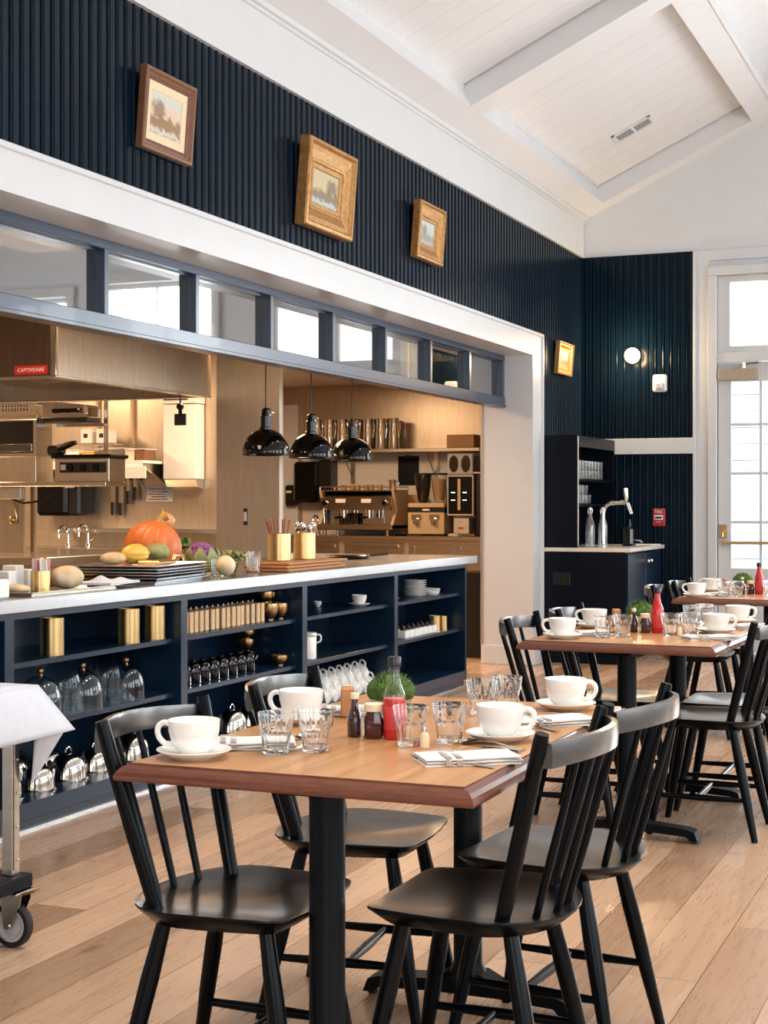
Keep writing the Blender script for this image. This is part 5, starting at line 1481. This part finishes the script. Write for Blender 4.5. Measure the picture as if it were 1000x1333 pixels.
# ------------------------------------------------------------------ tables
def make_table(name, label, loc):
    t = thing(name, label, 'table', loc, 0, 'wooden dining tables in a row')
    W, L = .378, .627
    mb = MB()
    prof = [(.026, .750, 0), (.0255, .7475, 1), (.0195, .7460, 1), (.011, .7405, 1), (.004, .7330, 1), (.0005, .7260, 1), (.0, .7215, 1), (.0015, .7165, 1), (.008, .7155, 1)]
    def ring(i, z): return [(-W + i, -L + i, z), (W - i, -L + i, z), (W - i, L - i, z), (-W + i, L - i, z)]
    a = ring(prof[0][0], prof[0][1]); mb.mi = 0; mb.add(a, [(0, 1, 2, 3)])
    for k in range(len(prof) - 1):
        mb.mi = 1
        mb.add(ring(*prof[k][:2]) + ring(*prof[k+1][:2]), [(j, 4 + j, 4 + (j+1) % 4, (j+1) % 4) for j in range(4)])
    mb.add(ring(prof[-1][0], prof[-1][1]), [(3, 2, 1, 0)])
    part('tabletop', mb, ['table_oak', 'table_edge'], t, sharp=25, fix=False)
    for y in (-.43, .43):
        mb = MB(); mb.lathe([(0, .07), (.055, .07), (.040, .10), (.0365, .11), (.0365, .705), (0, .705)], 28, (0, y, 0)); c_ = part('column', mb, 'iron', t)
        mb = MB(); mb.box(-.19, y - .05, .7062, .19, y + .05, .7155, .002); mb.box(-.05, y - .13, .7005, .05, y + .13, .7060, .002); part('mounting_plate', mb, 'iron', c_)
        mb = MB()
        pts = [(-.275, .012), (-.262, .045), (-.235, .054), (-.09, .066), (-.045, .088), (.045, .088), (.09, .066), (.235, .054), (.262, .045), (.275, .012), (.245, .012), (.232, .026), (.09, .034), (-.09, .034), (-.232, .026), (-.245, .012)]
        mb.prism([(x, z) for x, z in pts], y - .034, y + .034, 'y'); f_ = part('foot', mb, 'iron', t)
        for x in (-.26, .26):
            mb = MB(); mb.cyl((x, y, 0), (x, y, .014), .013, n=12); part('glide', mb, 'rubber', f_)
    return t
T1 = make_table('dining_table', 'wooden dining table closest to the camera', (-1.277, 3.243, 0))
TAB = [(-1.277, 3.243), (-1.350, 6.175), (-1.362, 9.02)]
dup(T1, (*TAB[1], 0), radians(-1.2), 'wooden dining table in the middle of the row')
dup(T1, (*TAB[2], 0), 0, 'wooden dining table farthest away, by the glazed door')

# ------------------------------------------------------------------ chairs
def seat_outline(s):
    P = []
    fr = [(.192, -.150), (.196, -.075), (.197, 0), (.196, .075), (.192, .150), (.184, .175), (.165, .190)]
    P += fr
    for i in range(1, 6): u = i/6; P.append((.165 - .215*u, .190 + .027*sin(u*pi/2)))
    for i in range(0, 17):
        t = i/16*pi; P.append((-.05 - .155*sin(t), .217*cos(t)))
    for i in range(5, 0, -1): u = i/6; P.append((.165 - .215*u, -(.190 + .027*sin(u*pi/2))))
    P += [(.165, -.190), (.184, -.175)]
    return [(-.02 + (x + .02)*s, y*s) for x, y in P]
def make_chair(name, label, loc, rz):
    t = thing(name, label, 'chair', loc, rz, 'black spindle back chairs')
    mb = MB(); Z = .440
    n = len(seat_outline(1))
    lev = [(0.02, lambda x, y: Z - .012), (.35, lambda x, y: Z - .011), (.62, lambda x, y: Z - .008), (.82, lambda x, y: Z - .003), (.95, lambda x, y: Z + .001), (1.0, lambda x, y: Z + .0015), (1.004, lambda x, y: Z - .002), (.99, lambda x, y: Z - .006), (.84, lambda x, y: Z - .030), (.5, lambda x, y: Z - .032), (.02, lambda x, y: Z - .032)]
    vs = []; fs = []
    for s, f in lev:
        for x, y in seat_outline(s): vs.append((x, y, f(x, y) + .010 * (abs(y)/.217)**2 * (1 if f(0, 0) > Z - .02 else .4)))
    for i in range(len(lev) - 1):
        for k in range(n): fs.append((i*n+k, i*n+(k+1) % n, (i+1)*n+(k+1) % n, (i+1)*n+k))
    fs.append(tuple(range(n-1, -1, -1))); fs.append(tuple((len(lev)-1)*n + k for k in range(n)))
    mb.add(vs, fs)
    for i in range(len(mb.f)): mb.m[i] = 0 if i < 5*n or i == len(mb.f) - 2 else 1
    part('seat', mb, ['seat_paint', 'chair_paint'], t, sharp=40)
    foot = {}
    for sx, sy, top, bot in ((1, 1, (.125, .125), (.205, .170)), (1, -1, (.125, -.125), (.205, -.170)), (-1, 1, (-.105, .125), (-.195, .180)), (-1, -1, (-.105, -.125), (-.195, -.180))):
        a = Vector((top[0], top[1], .412)); b = Vector((bot[0], bot[1], 0))
        foot[(sx, sy)] = (a, b)
        mb = MB(); mb.tube([a, a.lerp(b, .3), a.lerp(b, .55), b], [.0155, .0195, .0185, .0125], 14); part('leg', mb, 'chair_paint', t)
    zs = .150; ends = {}
    for sy in (1, -1):
        q = []
        for sx in (1, -1):
            a, b = foot[(sx, sy)]; u = (a.z - zs)/(a.z - b.z); q.append(a.lerp(b, u))
        ends[sy] = q[0].lerp(q[1], .45)
        mb = MB(); mb.tube([q[0], q[0].lerp(q[1], .5), q[1]], [.0085, .0125, .0085], 12); part('side_stretcher', mb, 'chair_paint', t)
    mb = MB(); mb.tube([ends[1], ends[1].lerp(ends[-1], .5), ends[-1]], [.0085, .0125, .0085], 12); part('cross_stretcher', mb, 'chair_paint', t)
    def railx(y): return -.207 - .064*(1 - (y/.217)**2)
    for sy in (1, -1):
        a = Vector((-.098, sy*.165, .428)); b = Vector((-.200, sy*.217, .826))
        mb = MB(); mb.tube([a, a.lerp(b, .35), a.lerp(b, .97), b], [.0155, .0172, .0150, .0135], 16); part('back_post', mb, 'chair_paint', t)
    rows = []
    N = 18
    for i in range(N + 1):
        y = -.213 + .426*i/N; x = railx(y); lo = .758 + .010*(1 - (y/.225)**2); hi = .806 + .008*(1 - (y/.225)**2)
        rows.append([(x - .008, y, lo), (x - .010, y, (lo+hi)/2), (x - .008, y, hi), (x + .006, y, hi + .001), (x + .008, y, hi - .006), (x + .007, y, lo), (x - .008, y, lo)])
    mb = MB(); mb.grid(rows); mb.f.append(tuple(range(6))); mb.m.append(0); k0 = N*7; mb.f.append(tuple(k0 + j for j in range(6))); mb.m.append(0)
    part('top_rail', mb, 'seat_paint', t, sharp=40)
    for y0 in (-.105, -.036, .036, .105):
        x0 = -.05 - .155*.80*sqrt(max(0, 1 - (y0/(.217*.80))**2)); y1 = y0*1.32
        a = Vector((x0, y0, .430)); b = Vector((railx(y1), y1, .766))
        mb = MB(); mb.tube([a, a.lerp(b, .4), b], [.0078, .0092, .0070], 12); part('spindle', mb, 'chair_paint', t)
    return t
CH = make_chair('dining_chair', 'black spindle chair at the front table, nearest the cart', (-1.513, 2.880, 0), radians(1))
CHAIRS = [
    ((-1.535, 3.573), radians(5), 'black spindle chair at the front table, second one along the counter side'),
    ((-1.030, 3.050), pi - radians(1), 'black spindle chair at the front table, near one facing the counter'),
    ((-1.005, 3.545), pi - radians(5), 'black spindle chair at the front table, farther one facing the counter'),
    ((-1.605, 5.850), radians(2), 'black spindle chair at the middle table, near one on the counter side'),
    ((-1.575, 6.440), radians(3), 'black spindle chair at the middle table, far one on the counter side'),
    ((-1.090, 6.010), pi, 'black spindle chair at the middle table, near one facing the counter'),
    ((-1.085, 6.490), pi, 'black spindle chair at the middle table, far one facing the counter'),
    ((-1.620, 8.480), radians(2), 'black spindle chair at the far table, near one on the counter side'),
    ((-1.600, 8.960), 0, 'black spindle chair at the far table, far one on the counter side'),
    ((-1.060, 8.740), pi, 'black spindle chair at the far table, near one facing the counter'),
    ((-1.060, 9.300), pi, 'black spindle chair at the far table, far one facing the counter'),
]
for (x, y), rz, lb in CHAIRS: dup(CH, (x, y, 0), rz, lb)

# ------------------------------------------------------------------ what lies on the tables
TT0 = .7503
PL = [('nearest the cart', (-1.538, 2.735), pi + radians(15)), ('second along the counter side', (-1.552, 3.27), pi + radians(10)),
      ('facing the counter, near end', (-1.035, 3.190), radians(5)), ('facing the counter, far end', (-1.040, 3.735), radians(8))]
NAP = [((-1.505, 2.905), radians(28)), ((-1.520, 3.455), radians(25)), ((-1.010, 2.900), radians(35)), ((-1.000, 3.470), radians(42))]
FORK = [((-1.545, 2.815), (-1.375, 2.905)), ((-1.565, 3.37), (-1.385, 3.43)), ((-.935, 2.845), (-1.155, 2.905)), ((-.955, 3.355), (-1.10, 3.46))]
SPOON = [((-1.575, 3.005), (-1.405, 3.060)), ((-1.60, 3.545), (-1.44, 3.585)), ((-.945, 3.075), (-1.145, 3.150)), ((-.950, 3.60), (-1.125, 3.575))]
GLS = [((-1.410, 2.850), 'nearest the table corner by the cart'), ((-1.345, 2.905), 'beside the one nearest the cart corner'), ((-1.190, 3.050), 'in front of the red sauce bottle'), ((-1.125, 3.115), 'between the sauce bottle and a coffee cup'), ((-1.205, 3.565), 'behind the near cup facing the counter'), ((-1.170, 3.660), 'farthest along the table')]
TAG = ['front table', 'middle table', 'far table']
OFF = [(0, 0), (-.060, 2.962), (-.085, 5.777)]

def make_tumbler(p, label, group):
    mb = MB()
    prof = [(0, .0005), (.0255, .0005), (.0275, .003), (.0300, .030), (.0330, .050), (.0350, .0535), (.0385, .084), (.0390, .0855), (.0372, .0855), (.0335, .055), (.0305, .048), (.0262, .013), (0, .011)]
    def rip(i, t):
        q = (t % (pi/5)) - pi/10
        return .955/cos(q) if 1 <= i <= 3 else (.985/cos(q)**.4 if i == 4 else 1)
    mb.lathe(prof, 60, ripple=rip)
    o = solo('faceted_tumbler', mb, 'glass', label, 'tumbler', group, sharp=25); o.location = p; return o
def make_napkin(p, rz, label, group):
    t = thing('folded_napkin', label, 'napkin', p, rz, group)
    for k, (a, z0, z1, dx) in enumerate(((0, .0003, .0062, 0), (1, .0064, .0120, .004), (2, .0122, .0180, .001))):
        rows = []
        for i in range(15):
            u = i/14; row = []
            for j in range(9):
                v = j/8; x = -.098 + .196*u + dx; y = -.050 + .100*v
                e = min(1, 6*min(u, 1-u)) * min(1, 4*min(v, 1-v)); e = e**.5
                row.append((x, y + .003*sin(7*u + k), z0 + (z1 - z0)*(.45 + .55*e) + .0012*sin(9*u + 5*v + k)*e))
            rows.append(row)
        mb = MB(); mb.grid(rows); n0 = len(mb.v); mb.grid([[(x, y, z0) for x, y, z in r] for r in rows])
        for i in range(14):
            for j in (0, 8): mb.f.append((i*9+j, (i+1)*9+j, n0+(i+1)*9+j, n0+i*9+j)); mb.m.append(0)
        for j in range(8):
            for i in (0, 14): mb.f.append((i*9+j, i*9+j+1, n0+i*9+j+1, n0+i*9+j)); mb.m.append(0)
        part('fold', mb, 'napkin', t, sharp=60)
    for x in (-.052, -.030):
        mb = MB(); rows = [[(x + dx + .001, -.049 + .098*j/8, .0186 + .0004) for j in range(9)] for dx in (-.006, .006)]
        mb.grid(rows); mb.box(x - .005, -.0515, .001, x + .007, -.0502, .0185); part('woven_stripe', mb, 'napkin_stripe', t, fix=False)
    return t
def cutlery_pose(a, b): return (a[0], a[1], TT0), atan2(b[1]-a[1], b[0]-a[0])
def make_fork(a, b, label, group):
    L = .195; p, rz = cutlery_pose(a, b)
    mb = MB()
    mb.tube([(0, 0, .004), (.03, 0, .005), (.09, 0, .010), (.125, 0, .010), (.145, 0, .006)], [.0065, .006, .0038, .0036, .008], 10, squash=.35)
    rows = []
    for i in range(5): u = i/4; x = .140 + .022*u; w = .008 + .004*u; rows.append([(x, -w, .006 - .003*u), (x, w, .006 - .003*u), (x, w, .0078 - .003*u), (x, -w, .0078 - .003*u), (x, -w, .006 - .003*u)])
    mb.grid(rows)
    for y in (-.0105, -.0035, .0035, .0105): mb.tube([(.160, y, .0045), (.178, y, .0055), (L, y*.92, .011)], [.0018, .0016, .0010], 6)
    o = solo('fork', mb, 'polished_steel', label, 'fork', group); o.data = o.data.copy()
    o.location = p; o.rotation_euler = (0, 0, rz); return shift_origin(o, mb)
def shift_origin(o, mb):
    """put the mesh back into handle-end coordinates"""
    x0, x1, y0, y1, z0, z1 = bounds(mb); d = Vector(((x0+x1)/2, (y0+y1)/2, z0))
    for v in o.data.vertices: v.co += d - Vector((0, 0, z0))
    return o
def make_spoon(a, b, label, group):
    L = .17; p, rz = cutlery_pose(a, b)
    mb = MB(); mb.tube([(0, 0, .004), (.03, 0, .005), (.08, 0, .012), (.115, 0, .010), (.13, 0, .006)], [.0065, .006, .0036, .0034, .006], 10, squash=.35)
    rows = []
    for i in range(9):
        u = i/8; x = .124 + .050*u; w = .0185*sin(pi*(.08 + .88*u))**.7; rows.append([(x, w*s, .0016 + .0075*(s*s*.75 + (2*u-1)**2*.35)) for s in (-1, -.6, -.2, .2, .6, 1)])
    mb.grid(rows); n0 = len(mb.v); mb.grid([[(x, y, z + .0012) for x, y, z in r] for r in rows])
    o = solo('spoon', mb, 'polished_steel', label, 'spoon', group, sharp=80, fix=False); o.location = p; o.rotation_euler = (0, 0, rz); return shift_origin(o, mb)
def make_knife(a, b, label, group):
    p, rz = cutlery_pose(a, b)
    mb = MB(); mb.tube([(0, 0, .0045), (.05, 0, .005), (.10, 0, .004)], [.007, .0065, .005], 10, squash=.5)
    mb.prism([(.095, -.005), (.19, -.009), (.205, -.003), (.21, .006), (.095, .006)], .0008, .0026, 'z')
    o = solo('table_knife', mb, 'polished_steel', label, 'knife', group); o.location = p; o.rotation_euler = (0, 0, rz); return shift_origin(o, mb)

for ti in range(3):
    dx, dy = OFF[ti]; T = TAG[ti]
    for (wh, (x, y), rz), (np_, nr), fk, sp in zip(PL, NAP, FORK, SPOON):
        saucer(x + dx, y + dy, TT0, 'white saucer on the %s, %s' % (T, wh), 'saucers on the %s' % T)
        cup(x + dx, y + dy, TT0 + .0051, rz, 'white coffee cup on the %s, %s' % (T, wh), 'coffee cups on the %s' % T)
        make_napkin((np_[0] + dx, np_[1] + dy, TT0), nr, 'folded striped napkin on the %s, %s' % (T, wh), 'napkins on the %s' % T)
        mv = lambda p: (p[0] + dx, p[1] + dy)
        make_fork(mv(fk[0]), mv(fk[1]), 'steel fork on the %s, %s' % (T, wh), 'forks on the %s' % T)
        make_spoon(mv(sp[0]), mv(sp[1]), 'steel spoon on the %s, %s' % (T, wh), 'spoons on the %s' % T)
        make_knife(mv((sp[0][0], sp[0][1] - .03)), mv((sp[1][0], sp[1][1] - .03)), 'steel table knife on the %s, %s' % (T, wh), 'table knives on the %s' % T)
    for (x, y), wh in GLS:
        make_tumbler((x + dx, y + dy, TT0), 'faceted glass tumbler on the %s, %s' % (T, wh), 'tumblers on the %s' % T)
    # bottles
    t = thing('syrup_bottle', 'dark syrup bottle with a looped neck handle on the %s' % T, 'bottle', (-1.352 + dx, 3.125 + dy, TT0), radians(-60))
    mb = MB()
    def oval(r, z, sq=.72): return [(r*cos(2*pi*k/24), r*sq*sin(2*pi*k/24), z) for k in range(24)]
    rings = [oval(.001, .0005), oval(.0215, .0005), oval(.0225, .003), oval(.0228, .040), oval(.0205, .050), oval(.012, .060, .9), oval(.0085, .068, 1), oval(.0078, .082, 1), oval(.0001, .083, 1)]
    vs = [p for r in rings for p in r]; fs = [(i*24+k, i*24+(k+1) % 24, (i+1)*24+(k+1) % 24, (i+1)*24+k) for i in range(8) for k in range(24)]
    mb.add(vs, fs); part('bottle_body', mb, 'dark_sauce', t)
    mb = MB(); mb.sweep([(.0085, 0, .076), (.018, 0, .078), (.020, 0, .068), (.013, 0, .060)], .0028, 8); part('loop_handle', mb, 'dark_sauce', t)
    mb = MB(); mb.lathe([(0, .0832), (.0095, .0832), (.0095, .096), (0, .097)], 20); part('cap', mb, 'linen_mat', t)
    t = thing('ketchup_jar', 'small ketchup jar with a pale lid on the %s' % T, 'jar', (-1.302 + dx, 3.115 + dy, TT0), radians(-65))
    mb = MB(); mb.lathe([(0, .0005), (.0205, .0005), (.022, .003), (.022, .036), (.0195, .046), (.0165, .056), (.0165, .060), (0, .060)], 8); part('jar_body', mb, 'ketchup_red', t)
    mb = MB(); mb.lathe([(0, .0603), (.0205, .0603), (.0208, .075), (.019, .077), (0, .077)], 28); part('lid', mb, 'linen_mat', t)
    mb = MB()
    mb.box(-.012, -.0224, .008, .012, -.0212, .034); lb_ = part('label', mb, 'paper', t, label='cream paper label with dark capitals')
    part('lettering', placed(text_mb('HEINZ', .0075, .0002), Matrix.Translation((0, -.0226, .024)) @ Matrix.Rotation(pi/2, 4, 'X')), 'black_plastic', lb_, sharp=20)
    t = thing('hot_sauce_bottle', 'red hot sauce bottle with a black cap on the %s' % T, 'bottle', (-1.257 + dx, 3.125 + dy, TT0), radians(-60))
    mb = MB(); mb.lathe([(0, .0005), (.0225, .0005), (.0242, .004), (.0242, .085), (.0236, .090), (0, .0905)], 28); part('sauce', mb, 'hot_sauce', t)
    mb = MB(); mb.lathe([(.0240, .0906), (.0236, .098), (.0200, .108), (.0145, .122), (.0122, .140), (.0120, .158), (0, .158)], 28); part('bottle_neck', mb, 'glass_thin' if ti == 0 else 'hot_sauce', t)
    mb = MB(); mb.lathe([(0, .1585), (.0142, .1585), (.0145, .162), (.0145, .178), (.0135, .180), (0, .180)], 28); part('cap', mb, 'black_plastic', t)
    mb = MB(); mb.lathe([(.0243, .022), (.0246, .023), (.0246, .072), (.0243, .073)], 28, closed=True); part('label', mb, 'label_red', t)
    # moss plant in a small pot
    t = thing('moss_plant', 'round green moss plant in a small pale pot on the %s' % T, 'plant', (-1.405 + dx, 3.47 + dy, TT0))
    mb = MB(); mb.lathe([(0, .0005), (.044, .0005), (.047, .004), (.056, .066), (.0575, .068), (.055, .068), (.050, .05), (0, .045)], 32); part('pot', mb, 'zinc', t)
    mb = MB(); rnd = random.Random(31 + ti)
    mb.ball((0, 0, .060), .060, .060, .040, 24, 14)
    for k in range(420):
        a = rnd.uniform(0, 2*pi); e = math.asin(rnd.uniform(-.05, 1)); r0 = .056
        p = Vector((r0*cos(e)*cos(a), r0*cos(e)*sin(a), .060 + .038*sin(e))); d = Vector((cos(e)*cos(a), cos(e)*sin(a), sin(e)*.9 + .15)) * rnd.uniform(.008, .016)
        q = Vector((-sin(a), cos(a), 0)) * .0022
        mb.add([tuple(p - q), tuple(p + q), tuple(p + d)], [(0, 1, 2)])
    part('moss', mb, 'moss', t, sharp=80, fix=False)
    mb = MB(); mb.box(-.016, -.022, 0, .016, .022, .072, .004); o = solo('wooden_block', mb, 'wood_board', 'small brown wooden holder beside the moss plant on the %s' % T, 'holder'); o.location = (-1.492 + dx, 3.405 + dy, TT0); o.rotation_euler = (0, 0, .4)
    t = thing('salt_shaker', 'tiny clear shaker between two tumblers on the %s' % T, 'shaker', (-1.150 + dx, 3.030 + dy, TT0))
    mb = MB(); mb.lathe([(0, .0005), (.0100, .0005), (.0105, .003), (.0095, .026), (.006, .034), (0, .034)], 16); part('shaker_body', mb, 'turnip_skin', t)
    mb = MB(); mb.lathe([(0, .0343), (.0062, .0343), (.0062, .046), (0, .048)], 16); part('cap', mb, 'chrome', t)

# ------------------------------------------------------------------ service cart under a white cloth
cart = thing('service_cart', 'steel service cart on a black wheel, under a white cloth', 'cart', (-2.95, 3.1, 0))
CX, CY = -2.655, 3.660
mb = MB(); mb.box(-3.28, 2.55, .715, CX + .02, CY + .02, .742, .003); part('cart_top', mb, 'steel', cart, True)
for x in (CX, -3.25):
    for y in (CY, 2.58):
        mb = MB(); mb.box(x - .018, y - .018, .205, x + .018, y + .018, .715, .002)
        if x == CX and y == CY:
            mb.box(x + .0185, y - .012, .22, x + .022, y + .012, .70, .001)
            for k in range(5): mb.ball((x + .023, y, .25 + k * .095), .004, n=8, m=6)
        part('post', mb, 'steel', cart, True)
mb = MB(); mb.box(-3.29, 2.55, .165, CX + .045, CY + .045, .205, .004); part('bumper_frame', mb, 'navy_dark', cart, True)
mb = MB(); mb.box(-3.27, 2.57, .2055, CX - .019, CY - .019, .215); part('lower_shelf', mb, 'steel', cart, True)
WX, WY = CX + .01, CY - .005
for x, y in ((WX, WY), (-3.22, WY), (WX, 2.60), (-3.22, 2.60)):
    a = radians(35); c = part('caster_fork', (lambda m: (m.box(x - .035, y - .045, .1585, x + .045, y + .045, .1645, .002), m.prism([(x - .028, .158), (x + .045, .158), (x + .045, .14), (x + .012, .062), (x - .012, .058), (x - .020, .12)], y - .026, y - .022, 'y'), m.prism([(x - .028, .158), (x + .045, .158), (x + .045, .14), (x + .012, .062), (x - .012, .058), (x - .020, .12)], y + .022, y + .026, 'y'), m.cyl((x, y - .030, .0655), (x, y + .030, .0655), .009, n=14), m)[-1])(MB()), 'polished_steel', cart, True)
    m = MB(); m.lathe([(.048, -.014), (.060, -.015), (.0635, -.010), (.0645, 0), (.0635, .010), (.060, .015), (.048, .014)], 40, closed=True); part('tyre', placed(m, Matrix.Translation((x, y, .0650)) @ Matrix.Rotation(pi/2, 4, 'X')), 'rubber', c, True)
    m = MB(); m.lathe([(0, -.008), (.034, -.008), (.040, -.013), (.0478, -.013), (.0478, .013), (.040, .013), (.034, .008), (0, .008)], 36); part('wheel_hub', placed(m, Matrix.Translation((x, y, .0650)) @ Matrix.Rotation(pi/2, 4, 'X')), 'grey_plastic', c, True)
    m = MB(); m.prism([(x + .045, .160), (x + .085, .172), (x + .085, .168), (x + .045, .154)], y - .014, y + .014, 'y'); part('brake_pedal', m, 'bronze', c, True)
# the cloth: flat top, hanging sides drawn out into a fold at the corner, the cloth's own corner hanging below
X1, Y1, X0_, Y0_, ZC = CX + .055, CY + .055, -3.31, 2.52, .7436
E = Vector((X1 + .062, Y1 + .060, .612)); C_ = Vector((X1, Y1, ZC))
mb = MB(); n = 22
def ease(u): return u * u * u
top = [[(X0_ + (X1 - X0_) * i / 10, Y0_ + (Y1 - Y0_) * j / 10, ZC) for j in range(11)] for i in range(11)]
mb.grid(top)
def side(f_top, f_hem):
    rows = []
    for i in range(n + 1):
        u = i / n; a = Vector(f_top(u)); b = Vector(f_hem(u)); row = []
        for j in range(10):
            v = j / 9; p = a.lerp(b, v); bulge = .012 * sin(pi * v) * (1 - u ** 6)
            row.append(tuple(p + Vector((bulge * .7, bulge * .3, 0)) + Vector((.004 * sin(8*u) * v, .003 * sin(6*u + 1) * v, 0))))
        rows.append(row)
    return rows
mb.grid(side(lambda u: (X1, Y0_ + (Y1 - Y0_) * u, ZC), lambda u: (X1 + .028 + .052 * u**5, Y0_ + (E.y - Y0_) * u, .594 + .018 * u**5)))
mb.grid(side(lambda u: (X0_ + (X1 - X0_) * u, Y1, ZC), lambda u: (X0_ + (E.x - X0_) * u, Y1 + .028 + .047 * u**5, .594 + .018 * u**5)))
mb.grid([[(X0_ + (X1 - X0_) * i / 8, Y0_, ZC) for i in range(9)], [(X0_ + (X1 - X0_) * i / 8, Y0_ - .02, .60) for i in range(9)]])
mb.grid([[(X0_, Y0_ + (Y1 - Y0_) * i / 8, ZC) for i in range(9)], [(X0_ - .02, Y0_ + (Y1 - Y0_) * i / 8, .60) for i in range(9)]])
cl = solo('cart_cloth', mb, 'cloth_white', 'white cloth draped over the service cart, with a pointed corner fold', 'tablecloth', sharp=50, fix=False)
sm = cl.modifiers.new('thickness', 'SOLIDIFY'); sm.thickness = .002; sm.offset = 0
mb = MB()
Pb = Vector((X1 - .010, Y1 - .02, .458))
for H, dx in ((Vector((X1 + .026, Y1 - .050, .640)), -.004), (Vector((X1 - .02, Y1 + .030, .640)), -.002)):
    E2 = E + Vector((-.006, -.006, .002)); rows = []
    for i in range(9):
        u = i / 8; a = H.lerp(Pb, u); b = E2.lerp(Pb, u); rows.append([tuple(a.lerp(b, j/6) + Vector((.010, -.004, 0)) * sin(pi*j/6) * (1 - u)) for j in range(7)])
    mb.grid(rows)
cf = part('corner_fold', placed(mb, Matrix.Translation(-cl.location)), 'cloth_white', cl, sharp=60, fix=False)
sm = cf.modifiers.new('thickness', 'SOLIDIFY'); sm.thickness = .002; sm.offset = 0
